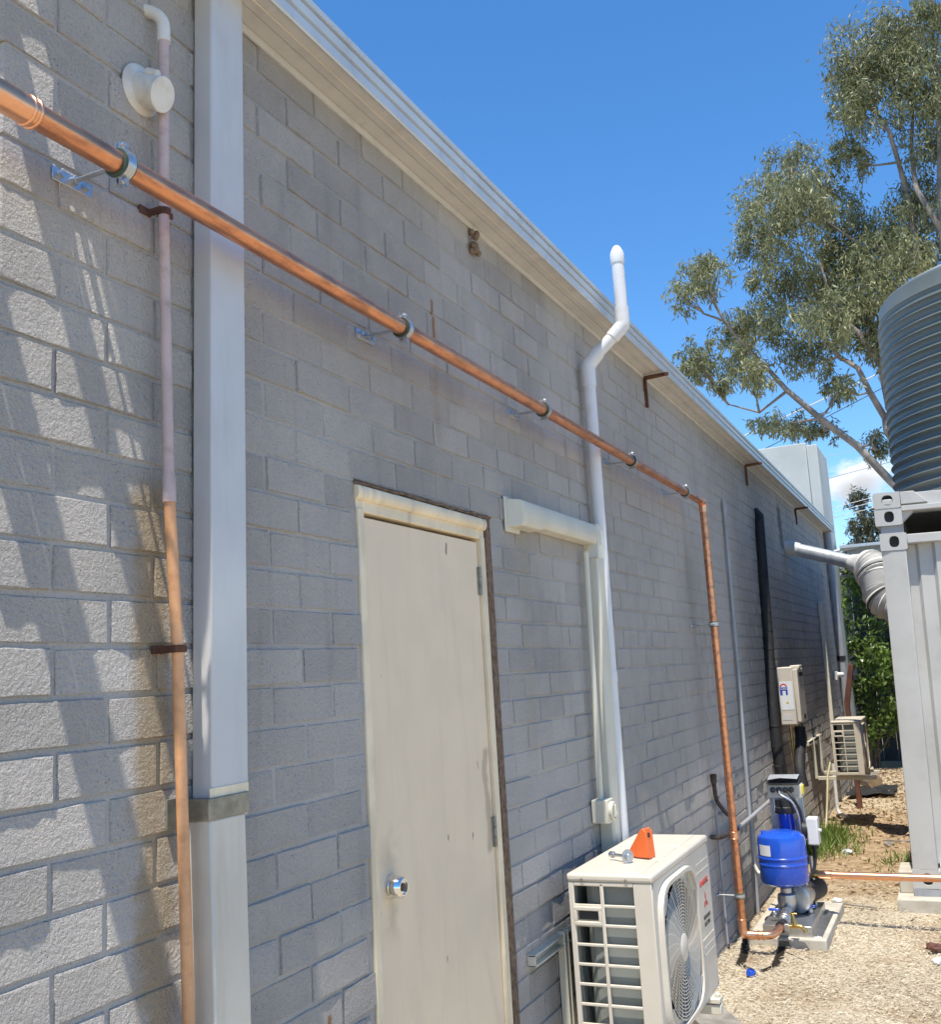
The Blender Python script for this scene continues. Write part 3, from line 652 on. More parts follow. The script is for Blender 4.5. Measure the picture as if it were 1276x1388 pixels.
def make_ac(label, loc):
    ac = thing('air_conditioner', label, 'air conditioner', loc, 'split system outdoor units'); L = lambda mb, n, m, p=None, **k: mb.build(n, m, p or ac, **k)
    Dp, Ln, Ht = .285, .80, .55
    tm = MB(); tm.box(-.004, Dp+.004, -.004, Ln+.004, Ht-.026, Ht); top = L(tm, 'lid', m_acbody, bevel=.009, seg=3)
    for a, b in ((.03, .24), (.28, .50), (.54, .76)): L(MB().box(.04, Dp-.04, a, b, Ht-.0005, Ht+.0025), 'lid_panel', m_acbody, top, bevel=.0024)
    for x in (.05, .20): L(MB().lathe([(.005,0),(.005,.003),(0,.004)], (x, -.004, Ht-.018), (0,-1,0), 10), 'screw', m_strap, top)
    L(MB().box(.002, .012, .05, Ln-.004, .02, Ht-.026), 'back_coil', m_coil)
    # end guard: posts and bars
    eg = MB(); eg.box(0, .018, 0, .012, 0, Ht-.026); eg.box(.108, .120, 0, .010, .02, Ht-.03); eg.box(.222, Dp-.0015, 0, .012, 0, Ht-.026); eg.box(.018, .222, 0, .012, 0, .02); eg.box(.018, .222, 0, .012, Ht-.040, Ht-.026)
    g = L(eg, 'end_guard', m_acbody, bevel=.003)
    nb = 7
    for k in range(1, nb+1):
        z = .02+(Ht-.06)*k/(nb+1); L(MB().box(.014, .226, .001, .009, z-.0045, z+.0045), 'guard_bar', m_acbody, g, bevel=.002)
    hz = .02+(Ht-.06)*(6.5)/8
    hd = MB(); hd.box(.016, .110, -.006, .011, hz-.030, hz-.018); hd.box(.016, .110, -.006, .011, hz+.016, hz+.028); hd.box(.016, .026, -.006, .011, hz-.018, hz+.016); hd.box(.100, .110, -.006, .011, hz-.018, hz+.016); hd.box(.026, .100, .008, .012, hz-.018, hz+.016)
    h = L(hd, 'hand_grip', m_acbody, bevel=.002); L(MB().box(.03, .095, .004, .0085, hz-.014, hz+.012), 'grip_recess', m_dark, h)
    co = MB(); pts = [(Dp-.02, .022), (.10, .022), (.072, .028), (.050, .044), (.038, .070), (.034, .11)]
    for k in range(len(pts)-1):
        (x0, y0), (x1, y1) = pts[k], pts[k+1]; co.add([(x0,y0,.03),(x1,y1,.03),(x1,y1,Ht-.03),(x0,y0,Ht-.03),(x0,y0+.02,.03),(x1,y1+.02,.03),(x1,y1+.02,Ht-.03),(x0,y0+.02,Ht-.03)], [(0,1,2,3),(7,6,5,4),(0,4,5,1),(3,2,6,7)])
    L(co, 'coil_bend', m_coil, smooth=60)
    L(MB().box(.015, Dp-.02, .16, .17, .02, Ht-.03), 'inner_plate', m_dark)
    # front casing with a round fan opening
    fc, fz, fr_ = .285, .262, .222
    n = 64; cas = MB(); ring_o = []; ring_i = []
    for k in range(n):
        a = 2*math.pi*k/n; c, s_ = math.cos(a), math.sin(a)
        m_ = max(abs(c)/(.2835 if c < 0 else .515), abs(s_)/(.262 if s_ < 0 else Ht-.026-.262)); ring_o.append((Dp, fc+c/m_, fz+s_/m_)); ring_i.append((Dp, fc+c*fr_, fz+s_*fr_))
    back = [(Dp-.05, y, z) for _, y, z in ring_i]; ob = [(Dp-.03, y, z) for _, y, z in ring_o]
    cas.add(ring_o+ring_i+back+ob, [(k, (k+1)%n, n+(k+1)%n, n+k) for k in range(n)]+[(n+k, n+(k+1)%n, 2*n+(k+1)%n, 2*n+k) for k in range(n)]+[(k, (k+1)%n, 3*n+(k+1)%n, 3*n+k) for k in range(n)])
    cas.box(.01, Dp-.001, Ln-.006, Ln, 0, Ht-.027); cas.box(0, Dp-.001, .0, Ln, -.004, .004)
    L(cas, 'front_casing', m_acbody, smooth=40)
    bz = MB(); m2 = 48; O = []; I = []; 
    for k in range(m2):
        a = 2*math.pi*k/m2; c, s_ = math.cos(a), math.sin(a); q = (abs(c)**5+abs(s_)**5)**(-1/5)
        O.append((c*q*.250, s_*q*.245)); I.append((c*q*.232, s_*q*.228))
    bz.add([(Dp, fc+a, fz+b) for a, b in O]+[(Dp+.018, fc+a*.985, fz+b*.985) for a, b in O]+[(Dp+.018, fc+a, fz+b) for a, b in I]+[(Dp-.004, fc+a, fz+b) for a, b in I],
           [(j*m2+k, j*m2+(k+1)%m2, (j+1)*m2+(k+1)%m2, (j+1)*m2+k) for j in range(3) for k in range(m2)])
    L(bz, 'fan_bezel', m_acbody, smooth=50)
    gr = MB()
    for k in range(17): gr.ring((Dp+.012, fc, fz), (1,0,0), .050+k*.0108, .0015, 48, 5)
    for k in range(28):
        a = 2*math.pi*k/28; P_ = []
        for q in range(6):
            rr = .035+q*.0385; b = a+q*.055; P_.append((Dp+.010, fc+rr*math.cos(b), fz+rr*math.sin(b)))
        gr.tube(P_, .0022, 5)
    for sy in (-1, 1):
        for sz in (-1, 1):
            for k in range(4):
                q = .235-k*.012; gr.tube([(Dp+.010, fc+sy*.145, fz+sz*(q-.012)), (Dp+.010, fc+sy*(q-.012), fz+sz*.145)], .002, 5)
    L(gr, 'fan_grille', m_acbody, smooth=60)
    L(MB().lathe([(.045,0),(.045,.006),(.040,.009),(0,.010)], (Dp+.008, fc, fz), (1,0,0), 36), 'grille_hub', m_acbody, smooth=35)
    fan = MB(); fan.lathe([(.05,0),(.05,.04),(0,.045)], (Dp-.075, fc, fz), (1,0,0), 24)
    for k in range(3):
        a0 = 2*math.pi*k/3; V=[]; 
        for i in range(7):
            for j in range(3):
                b = a0+i*.19+j*.12; rr = .05+j*.075; V.append((Dp-.085+i*.010, fc+rr*math.cos(b), fz+rr*math.sin(b)))
        fan.add(V, [(i*3+j, i*3+j+1, (i+1)*3+j+1, (i+1)*3+j) for i in range(6) for j in range(2)])
    L(fan, 'fan', m_fan, smooth=60)
    L(MB().box(.18, .185, .18, .56, .02, Ht-.04), 'fan_backing', m_dark)
    for z, hgt in ((.470, .002), (.438, .002), (.20, .002), (.172, .002), (.146, .002)): L(MB().box(Dp-.002, Dp+.0022, .585, .785, z, z+.004), 'casing_rib', m_acbody)
    bd = L(MB().box(Dp, Dp+.0008, .60, .78, .25, .43), 'badge', m_acbody)
    text_mesh('badge_lettering', 'INVERTER', .030, m_red, bd, face_x(Dp+.001, .69, .395))
    text_mesh('maker_lettering', 'MITSUBISHI', .021, m_ink, bd, face_x(Dp+.001, .695, .272)); text_mesh('maker_lettering', 'ELECTRIC', .021, m_ink, bd, face_x(Dp+.001, .695, .248))
    def rh(cy, cz, a): 
        h_, w_ = .0175, .0100; pts = [(0, -h_), (w_, 0), (0, h_), (-w_, 0)]; ca, sa = math.cos(a), math.sin(a)
        return [(Dp+.0012, cy+p[0]*ca-p[1]*sa, cz+p[0]*sa+p[1]*ca) for p in pts]
    lg = MB(); c0 = (.695, .325)
    for k in range(3):
        a = R(90+120*k); lg.prism(rh(c0[0]+.0178*math.cos(a), c0[1]+.0178*math.sin(a), a-R(90)), (.0006, 0, 0))
    L(lg, 'maker_emblem', m_red, bd)
    for y in (.13, .66): L(MB().box(-.015, Dp+.035, y-.03, y+.03, -.022, -.004).lathe([(.012,0),(.012,.012),(0,.014)], (Dp+.022, y, -.004), (0,0,1), 6), 'foot', m_acbody, bevel=.003)
    return ac
ac1 = make_ac('large cream outdoor air conditioner with orange wedge lying on its lid', (.098, 3.307, .372))
ac2 = copy_tree(ac1); tag(ac2, 'smaller looking cream outdoor unit past the water heater', 'air conditioner', 'split system outdoor units')
ac2.location = (.215, 10.17, .50); ac2.scale = (.88, .88, .88)
def wall_bracket(label, y0, y1, zt, arms, z0=0.0, reach=.45):
    b = thing('wall_bracket', label, 'bracket', (0, (y0+y1)/2, zt), 'steel brackets carrying the outdoor units'); W = Rel(b)
    rl = MB()
    for z in (zt-.019, zt+.013): rl.box(.004, .030, y0, y1, z, z+.006)
    rl.box(.002, .006, y0, y1, zt-.019, zt+.019)
    rl.box(.004, .030, y0, y0+.005, zt-.018, zt+.018)
    W(rl, 'rail', m_cover, bevel=.001)
    for a in arms:
        W(MB().box(.006, .034, a-.020, a-.014, z0-.02, zt+.03).box(.006, .034, a+.014, a+.020, z0-.02, zt+.03).box(.006, .010, a-.014, a+.014, z0-.02, zt+.03), 'upright', m_cover, bevel=.001)
        W(MB().box(.034, reach, a-.018, a+.018, z0-.034, z0), 'arm', m_cover, bevel=.003)
    return b
wall_bracket('cream steel wall bracket behind the unit with the orange wedge', 3.15, 4.05, .68, (3.30+.13, 3.30+.66), .345, .42)
wall_bracket('cream steel wall bracket under the outdoor unit past the heater', 9.95, 10.95, .80, (10.17+.115, 10.17+.58), .475, .55)

# wedge and bolt on the lid
ZT = .372+.5525
wd = thing('orange_wedge', 'orange plastic folding wedge standing on the air conditioner lid', 'wedge', (.25, 3.62, ZT)); W = Rel(wd)
def wd_pt(u, v, z): return (.205+u*.94+v*.34, 3.60-u*.34+v*.94, ZT+z*.86)
side = [(0, .004), (.105, .004), (.105, .020), (.100, .105), (.088, .118), (.078, .112), (.020, .022), (0, .018)]
W(MB().prism([wd_pt(u, 0, z) for u, z in side], Vector(wd_pt(0, .008, 0))-Vector(wd_pt(0,0,0))), 'side_plate', m_orange, bevel=.0015)
W(MB().prism([wd_pt(u, .034, z) for u, z in side], Vector(wd_pt(0, .008, 0))-Vector(wd_pt(0,0,0))), 'side_plate', m_orange, bevel=.0015)
W(MB().prism([wd_pt(.104, .006, .006), wd_pt(.097, .006, .115), wd_pt(.097, .036, .115), wd_pt(.104, .036, .006)], Vector(wd_pt(-.016, 0, 0))-Vector(wd_pt(0,0,0))), 'end_plate', m_orange)
W(MB().prism([wd_pt(0, .008, .001), wd_pt(.105, .008, .001), wd_pt(.105, .036, .001), wd_pt(0, .036, .001)], (0, 0, .006)), 'base', m_orange)
W(MB().prism([wd_pt(.0985, .015, .082), wd_pt(.0985, .027, .082), wd_pt(.0975, .027, .099), wd_pt(.0975, .015, .099)], Vector(wd_pt(.002, 0, 0))-Vector(wd_pt(0,0,0))), 'slot', m_dark)
bo = thing('anchor_bolt', 'shiny zinc bolt with washer lying beside the orange wedge', 'bolt', (.22, 3.50, ZT)); W = Rel(bo)
ba = Vector((.80, -.55, .03)).normalized(); b0 = Vector((.185, 3.535, ZT+.019))
W(MB().tube([b0, b0+ba*.085], .0058, 14), 'shank', m_zinc, smooth=60)
W(MB().lathe([(.010,-.012),(.011,-.006),(.011,.004),(.006,.006)], b0, ba, 16), 'sleeve', m_zinc, smooth=40)
W(MB().lathe([(.024,0),(.024,.003),(.012,.003),(.012,.012),(.010,.014),(0,.014)], b0+ba*.082, ba, 32), 'washer_head', m_zinc, smooth=30)

# ------------------------------------------------------------------ other pipework on the wall
gc = thing('grey_conduit', 'thin grey conduit running down the wall right of the copper riser', 'conduit', (.02, 6.9, 0)); G = Rel(gc)
G(MB().tube([(.02, 7.06, 2.69), (.02, 6.98, 1.57), (.02, 6.87, .25), (.02, 6.86, .0)], .0125, 12), 'conduit', m_grey, smooth=60)
G(MB().tube([(.02, 7.06, 2.60), (.02, 7.062, 2.67)], .0165, 12).tube([(.02, 6.895, .52), (.02, 6.89, .46)], .016, 12), 'coupler', m_grey, smooth=40)
G(MB().tube(fillet([(.02, 6.87, .30), (.05, 6.86, .24), (.16, 6.75, .30), (.22, 6.62, .36)], .06, 6), .012, 10), 'flex_tail', m_offwhite, smooth=60)
hp_ = thing('grey_rail_pipe', 'horizontal grey pipe low on the wall behind the pump', 'pipe', (.03, 7.2, .6)); H_ = Rel(hp_)
H_(MB().tube([(.03, 6.3, .585), (.03, 8.35, .60)], .014, 10), 'pipe', m_grey, smooth=60)
tb = thing('gas_stub', 'dark bent gas pipe stub with brass cap beside the copper riser', 'pipe', (.03, 5.95, .7)); T = Rel(tb)
T(MB().tube(fillet([(.03, 5.905, .93), (.03, 5.92, .82), (.035, 6.12, .72), (.04, 6.22, .69)], .06, 8), .012, 12), 'pipe', m_bronze, smooth=60)
T(MB().lathe([(.018,0),(.018,.03),(.020,.032),(.020,.045),(.014,.05),(0,.05)], (.03, 5.905, .915), (0,0,1), 12), 'cap', m_bronze, smooth=35)
T(MB().tube(fillet([(.005, 5.82, .635), (.05, 5.84, .63), (.05, 6.15, .60), (.05, 6.32, .60)], .03, 6), .013, 12), 'branch', m_bronze, smooth=60)
T(MB().tube([(.02, 5.93, .78), (.02, 5.93, .05)], .007, 8), 'drip_tube', m_grey, smooth=60)

bp = thing('lagged_pipe', 'black foam lagged pipe running down the wall to the water heater', 'pipe', (.05, 8.3, 0)); Bp = Rel(bp)
Bp(MB().tube([(.0, 8.47, 2.80), (.035, 8.44, 2.74), (.038, 8.38, 2.60), (.038, 8.26, 1.95), (.038, 8.13, 1.2), (.040, 8.10, .98), (.055, 8.13, .62)], [.026,.036,.038,.040,.042,.042,.045], 14), 'lagging', m_black, smooth=60)
pts = [(.15, 8.62, 1.04), (.15, 8.60, .94), (.14, 8.50, .80), (.14, 8.42, .72), (.16, 8.40, .60)]
Bp(MB().tube(fillet(pts, .05, 5), .042, 14), 'lagged_bend', m_black, smooth=60)
for k in range(9): Bp(MB().ring((.038, 8.26-.025*k, 1.95-.145*k), (0,0.1,1), .039, .005, 16, 6), 'tape_wrap', m_black, smooth=60)
wh = thing('water_heater', 'cream gas water heater box with blue label on the wall', 'water heater', (.04, 8.45, 1.067)); W = Rel(wh)
W(MB().box(.035, .16, 8.45, 8.80, 1.067, 1.517), 'casing', m_acbody, bevel=.008, seg=3)
W(MB().box(.16, .195, 8.458, 8.79, 1.085, 1.50), 'front_cover', m_acbody, bevel=.008, seg=3)
W(MB().box(.13, .205, 8.55, 8.70, 1.50, 1.528), 'flue_hood', m_acbody, bevel=.006)
W(MB().box(.194, .20, 8.52, 8.74, 1.44, 1.47), 'flue_slot', m_dark); W(MB().box(.194, .198, 8.6, 8.7, 1.10, 1.14), 'drain_slot', m_dark)
lb = W(MB().box(.050, .148, 8.4485, 8.4498, 1.185, 1.405), 'label', m_label)
W(MB().box(.052, .110, 8.4475, 8.4484, 1.335, 1.362).box(.052, .070, 8.4475, 8.4484, 1.30, 1.335).box(.095, .110, 8.4475, 8.4484, 1.30, 1.335), 'label_print', m_blueink, lb)
am = MB()
for k in range(9):
    a, b = math.pi*k/9, math.pi*(k+1)/9
    am.prism([(.081+.028*math.cos(a), 8.4484, 1.362+.028*math.sin(a)), (.081+.028*math.cos(b), 8.4484, 1.362+.028*math.sin(b)), (.081+.019*math.cos(b), 8.4484, 1.362+.019*math.sin(b)), (.081+.019*math.cos(a), 8.4484, 1.362+.019*math.sin(a))], (0, -.0008, 0))
W(am, 'label_arch', m_red, lb)
q = text_mesh('label_lettering', 'GAS', .026, m_label, lb, face_y(.081, 8.4474, 1.349, .0006))
q.parent = lb; 
W(MB().prism([(.088, 8.4484, 1.235), (.112, 8.4484, 1.235), (.100, 8.4484, 1.257)], (0, -.0008, 0)), 'warning_triangle', m_yellow, lb)
W(MB().box(.05, .125, 8.4485, 8.4497, 1.105, 1.150), 'rating_plate', m_soffit)
W(MB().tube([(.09, 8.55, 1.07), (.09, 8.55, .72)], .011, 10).tube([(.13, 8.62, 1.07), (.13, 8.62, .98)], .014, 10), 'connection_pipe', m_brass, smooth=60)
W(MB().tube(fillet([(.15, 8.70, 1.07), (.19, 8.70, .95), (.15, 8.62, .80), (.10, 8.5, .74)], .06, 6), .005, 8), 'cable', m_dark, smooth=60)

du = thing('metal_duct', 'galvanised round duct from the wall into the container with wrapped elbow', 'duct', (.4, 9.9, 2.5)); W = Rel(du)
W(MB().tube([(-.02, 10.0, 2.64), (.13, 9.97, 2.585), (.75, 9.62, 2.345)], .062, 24), 'duct', m_gal, smooth=60)
W(MB().tube([(.0, 10.0, 2.635), (.13, 9.97, 2.585)], .0655, 24), 'sleeve', m_foil, smooth=60)
pts = fillet([(.60, 9.70, 2.40), (.80, 9.56, 2.32), (.84, 9.40, 2.02), (1.02, 9.38, 1.96)], .16, 26)
rr = [min(.155, .07+.03*i)+.011*math.sin(i*1.25)+.006*math.sin(i*2.9+1) for i in range(len(pts))]
W(MB().tube(pts, rr, 24), 'wrapped_elbow', m_foil, smooth=60)
for k in (20, 38): 
    t_ = (Vector(pts[k+1])-Vector(pts[k-1])).normalized(); W(MB().ring(pts[k], t_, .160, .006, 28, 6), 'cable_tie', m_dark, smooth=60)

c2 = thing('far_trunking', 'slim cream trunking on the wall behind the far outdoor unit', 'trunking', (.02, 12.1, 0)); W = Rel(c2)
W(MB().box(.002, .05, 12.08, 12.20, 1.95, 2.20), 'cap', m_cover, bevel=.01); W(MB().prism([(.002, 12.09, 1.96), (.045, 12.09, 1.96), (.045, 12.17, 1.96), (.002, 12.17, 1.96)], (0, -.15, -1.70)), 'trunk', m_cover, bevel=.004)
ep = thing('corner_downpipe', 'grey downpipe at the far end of the brick wall', 'downpipe', (.05, 13.55, 0)); W = Rel(ep)
W(MB().tube([(.05, 13.55, 3.14), (.05, 13.52, 0)], .045, 14), 'pipe', m_grey, smooth=60); W(MB().tube([(.05, 13.535, 1.52), (.05, 13.535, 1.58)], .052, 14), 'joint', m_dark, smooth=40)
po = thing('oxide_post', 'rusty red steel post with bent top beside the far outdoor unit', 'post', (.3, 11.6, 0)); W = Rel(po)
W(MB().prism([(.225, 11.6, -.05), (.275, 11.6, -.05), (.262, 11.6, 1.05), (.345, 11.6, 1.47), (.30, 11.6, 1.50), (.212, 11.6, 1.10)], (0, .06, 0)), 'post', m_redpost, bevel=.004)
dr = thing('drain_pipe', 'white drain pipe bending at the ground under the far outdoor unit', 'pipe', (.12, 10.9, 0)); W = Rel(dr)
W(MB().tube(fillet([(.10, 11.0, .52), (.10, 10.95, .05), (.20, 10.85, .02)], .05, 6), .018, 10), 'pipe', m_white, smooth=60)
ho = thing('yellow_hose', 'thin yellow hose hanging from the far bracket into the grass', 'hose', (.1, 10.0, 0)); W = Rel(ho)
W(MB().tube([(.18, 10.1, .62), (.15, 10.05, .50), (.13, 10.0, .30), (.10, 9.93, .05), (.08, 9.85, .0)], .010, 8), 'hose', m_hose, smooth=60)
sw = thing('outdoor_socket', 'small white outdoor power socket at the end of the wall', 'socket', (.03, 12.9, 1.35)); W = Rel(sw)
W(MB().box(.002, .05, 12.85, 12.95, 1.3, 1.40), 'box', m_white, bevel=.005); W(MB().lathe([(.03,0),(.03,.05),(.02,.07),(0,.07)], (.05, 12.9, 1.36), (1,0,0), 16), 'lamp', m_white, smooth=40)
ne = MB(); 
for k in range(14): ne.lathe([(.0,-.012),(.008,-.008),(.012,0),(.008,.008),(0,.012)], (.008+rnd.uniform(0,.012), 3.06+rnd.uniform(-.018,.018), 3.075+rnd.uniform(-.045,.04)), (rnd.uniform(-1,1), rnd.uniform(-1,1), 1), 8)
tag(ne.build('mud_nest', m_nest, smooth=80), 'small brown wasp nest stuck to the wall under the eave', 'nest')

# ------------------------------------------------------------------ pump set
def dark_concrete():
    m, t, p = newmat('dark_concrete'); P = pos_(t)
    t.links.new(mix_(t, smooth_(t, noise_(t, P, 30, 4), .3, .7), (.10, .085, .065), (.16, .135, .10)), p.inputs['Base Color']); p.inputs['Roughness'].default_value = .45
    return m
sl = MB().box(.10, .525, 6.06, 7.0, -.03, .062)
slab = tag(sl.build('concrete_slab', m_concrete, bevel=.008), 'pale concrete slab under the pump set', 'slab')
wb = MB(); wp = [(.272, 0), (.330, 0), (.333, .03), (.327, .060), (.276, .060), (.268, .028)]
wb.prism([(x, 6.0595, z-.012) for x, z in wp], (0, -.0012, 0)); o = wb.build('dark_streak', dark_concrete(), slab)  # thin dark band on the slab's front face
ps = thing('pump_set', 'water pump set with blue pressure tank and filter on steel base', 'pump', (.31, 6.45, .062)); W = Rel(ps)
bs = W(MB().box(.185, .45, 6.10, 6.72, .0625, .118).box(.45, .50, 6.10, 6.72, .0625, .067), 'base_box', m_stain, bevel=.004)
for y in (6.13, 6.68): W(MB().lathe([(.008,0),(.008,.006),(0,.007)], (.475, y, .067), (0,0,1), 6), 'base_bolt', m_zinc, bs)
tx, ty = .292, 6.35
tk = W(MB().lathe([(.05,.285),(.105,.291),(.130,.305),(.137,.318),(.137,.405),(.140,.408),(.140,.414),(.137,.418),(.137,.441),(.141,.444),(.141,.451),(.137,.455),(.137,.545),(.131,.565),(.105,.583),(.06,.594),(0,.598)], (tx, ty, 0), (0,0,1), 56), 'pressure_tank', m_blue, smooth=30)
W(MB().lathe([(.012,0),(.012,.02),(.009,.024),(0,.024)], (tx-.09, ty-.05, .575), (0,0,1), 14), 'air_valve', m_blue, tk, smooth=40)
lm = MB(); 
for k in range(6):
    a, b = R(-145+k*6), R(-139+k*6); lm.add([(tx+.1378*math.cos(a), ty+.1378*math.sin(a), .465), (tx+.1378*math.cos(b), ty+.1378*math.sin(b), .465), (tx+.1378*math.cos(b), ty+.1378*math.sin(b), .525), (tx+.1378*math.cos(a), ty+.1378*math.sin(a), .525)], [(0,1,2,3)])
W(lm, 'tank_label', m_label, tk, smooth=60)
W(MB().lathe([(.028,.135),(.04,.145),(.055,.20),(.05,.235),(.032,.245),(.032,.27),(.027,.275),(.027,.29)], (tx, ty, 0), (0,0,1), 28), 'tank_stem', m_stain, smooth=40)
W(MB().lathe([(.07,0),(.085,.01),(.085,.05),(.06,.065),(.06,.16),(.055,.17),(0,.17)], (.335, 6.38, .205), (0.25,1,0), 32), 'pump_head', m_stain, smooth=35)
W(MB().lathe([(.062,0),(.065,.01),(.065,.19),(.05,.21),(0,.21)], (.37, 6.53, .205), (0.25,1,0), 28), 'motor', m_dark, smooth=35)
W(MB().box(.30, .40, 6.42, 6.6, .118, .15), 'motor_foot', m_dark, bevel=.004)
vl = W(MB().tube([(.300, 6.005, .130), (.301, 6.04, .132)], .030, 20).tube([(.301, 6.04, .132), (.302, 6.085, .134)], .026, 20), 'inlet_valve', m_dark, smooth=40)
W(MB().tube([(.302, 6.08, .134), (.300, 6.20, .145)], .027, 20).ring((.301, 6.11, .137), (0,1,0), .028, .006, 24).ring((.301, 6.15, .14), (0,1,0), .028, .006, 24).tube([(.300, 6.19, .145), (.295, 6.33, .16)], .030, 20), 'union', m_stain, smooth=50)
W(MB().box(.318, .345, 6.0, 6.03, .112, .150), 'tee_nut', m_stain, bevel=.003)
tap = W(MB().tube([(.325, 6.02, .132), (.375, 6.02, .136)], .011, 14).tube(fillet([(.37, 6.02, .137), (.415, 6.02, .137), (.43, 6.02, .108)], .02, 6), .0105, 14).lathe([(.016,0),(.016,.02),(.011,.03),(.009,.06),(0,.06)], (.375, 6.02, .140), (-.15,0,1), 16), 'brass_tap', m_brass, smooth=45)
W(MB().box(.348, .392, 6.015, 6.025, .198, .206).lathe([(.007,0),(.007,.01),(0,.01)], (.367, 6.02, .196), (0,0,1), 10), 'tap_handle', m_brass, tap, bevel=.002)
for x, y, z in ((.24, 6.19, .175), (.405, 6.42, .150)):
    v_ = W(MB().lathe([(.014,0),(.016,.008),(.016,.022),(.010,.03),(0,.03)], (x, y, z-.03), (0,0,1), 14), 'ball_valve', m_stain, smooth=40)
    W(MB().box(x-.030, x+.030, y-.007, y+.007, z, z+.014), 'valve_handle', m_blue, v_, bevel=.004)
for x, y in ((.385, 6.50), (.36, 6.62), (.41, 6.63)): W(MB().tube([(x, y, .118), (x, y, .40)], .011, 12), 'stand_pipe', m_stain, smooth=60)
W(MB().tube([(.410, 6.62, .30), (.445, 6.62, .30)], .024, 16), 'outlet_union', m_brass, smooth=40)
# filter unit
fu = W(MB().box(.205, .405, 6.60, 6.615, .50, .80), 'filter_backplate', m_gal, bevel=.003)
W(MB().lathe([(.0,.36),(.045,.365),(.052,.38),(.054,.66),(.058,.665),(.058,.68)], (.305, 6.545, 0), (0,0,1), 32), 'filter_housing', m_bluef, smooth=40)
fh = W(MB().lathe([(.062,.665),(.066,.675),(.066,.70),(.060,.705),(.060,.745),(0,.75)], (.305, 6.545, 0), (0,0,1), 32), 'filter_head', m_dark, smooth=40)
W(MB().box(.235, .375, 6.52, 6.61, .70, .755), 'head_block', m_gal, bevel=.006)
for k in range(5): W(MB().box(.245+k*.026, .252+k*.026, 6.512, 6.525, .68, .75), 'head_rib', m_gal, fh)
W(MB().box(.31, .365, 6.535, 6.60, .63, .69), 'brass_block', m_brass, bevel=.004)
cb = W(MB().box(.215, .415, 6.50, 6.60, .755, .835), 'controller_tray', m_cover, bevel=.006)
for k in range(4): W(MB().lathe([(.016,0),(.016,.015),(0,.02)], (.250+k*.036, 6.50, .805), (0,-1,0), 12), 'cable_gland', m_dark, cb, smooth=40)
W(MB().prism([(.212, 6.50, .838), (.215, 6.47, .842), (.41, 6.47, .842), (.405, 6.5, .838)], (0, .12, .025)), 'controller_cover', m_dark, bevel=.008)
W(MB().prism([(.225, 6.48, .866), (.30, 6.47, .878), (.40, 6.48, .87), (.40, 6.55, .88), (.225, 6.55, .88)], (0, .04, .006)), 'cover_lip', m_grey, bevel=.006)
W(MB().box(.398, .425, 6.505, 6.56, .778, .83), 'warning_label', m_yellow, bevel=.002)
W(MB().tube(fillet([(.285, 6.495, .80), (.30, 6.44, .78), (.36, 6.45, .75), (.385, 6.50, .66), (.39, 6.52, .50)], .05, 6), .006, 8), 'grey_lead', m_gal, smooth=60)
W(MB().tube(fillet([(.335, 6.495, .795), (.37, 6.46, .76), (.40, 6.5, .68), (.395, 6.52, .5)], .05, 6), .008, 8), 'black_lead', m_dark, smooth=60)
kb = W(MB().box(.425, .49, 6.47, 6.56, .49, .645), 'control_box', m_white, bevel=.008, seg=3)
W(MB().lathe([(.05,0),(.05,.03),(.04,.036),(0,.036)], (.43, 6.515, .57), (-1,0,0), 24), 'pressure_switch', m_dark, smooth=40)
W(MB().lathe([(.01,0),(.008,.015),(0,.016)], (.49, 6.51, .57), (1,0,0), 14), 'switch_button', m_white, kb, smooth=40)
W(MB().tube(fillet([(.455, 6.51, .49), (.455, 6.51, .42), (.44, 6.50, .34), (.40, 6.48, .30)], .05, 6), .010, 10), 'cable', m_dark, smooth=60)
W(MB().lathe([(.016,0),(.016,.03),(0,.03)], (.455, 6.51, .462), (0,0,1), 12), 'gland', m_dark, smooth=40)
oc = thing('copper_outlet_pipe', 'horizontal copper pipe from the pump passing in front of the container', 'pipe', (.8, 6.62, .3)); W = Rel(oc)
W(MB().tube([(.44, 6.62, .295), (3.2, 6.60, .285)], .021, 20), 'pipe', m_copperb, smooth=60)
W(MB().tube([(.45, 6.62, .295), (.52, 6.62, .295)], .025, 20).ring((.52, 6.62, .295), (1,0,0), .023, .004, 24), 'coupling', m_copperb, smooth=60)
W(MB().tube(fillet([(3.15, 6.60, .285), (3.3, 6.60, .285), (3.3, 6.60, .0)], .06, 6), .023, 16), 'elbow', m_copperb, smooth=60)

# ------------------------------------------------------------------ container, platform, tank
CX0, CY0 = .93, 7.2
def plate_hole(mb, x0, x1, z0, z1, y, cx, cz, rx, rz, depth, n=32, exp=2.6):
    O=[]; I=[]
    for k in range(n):
        a = 2*math.pi*k/n; c, s_ = math.cos(a), math.sin(a)
        m_ = max((c/(x1-cx) if c > 0 else -c/(cx-x0)), (s_/(z1-cz) if s_ > 0 else -s_/(cz-z0))); O.append((cx+c/m_, cz+s_/m_))
        q = (abs(c)**exp+abs(s_)**exp)**(-1/exp); I.append((cx+c*q*rx, cz+s_*q*rz))
    mb.add([(x, y, z) for x, z in O]+[(x, y, z) for x, z in I]+[(x, y+depth, z) for x, z in I]+[(x, y+.16, z) for x, z in O],
           [(k, (k+1)%n, n+(k+1)%n, n+k) for k in range(n)]+[(n+k, n+(k+1)%n, 2*n+(k+1)%n, 2*n+k) for k in range(n)]+[(k, (k+1)%n, 3*n+(k+1)%n, 3*n+k) for k in range(n)]+[tuple(3*n+k for k in range(n))])
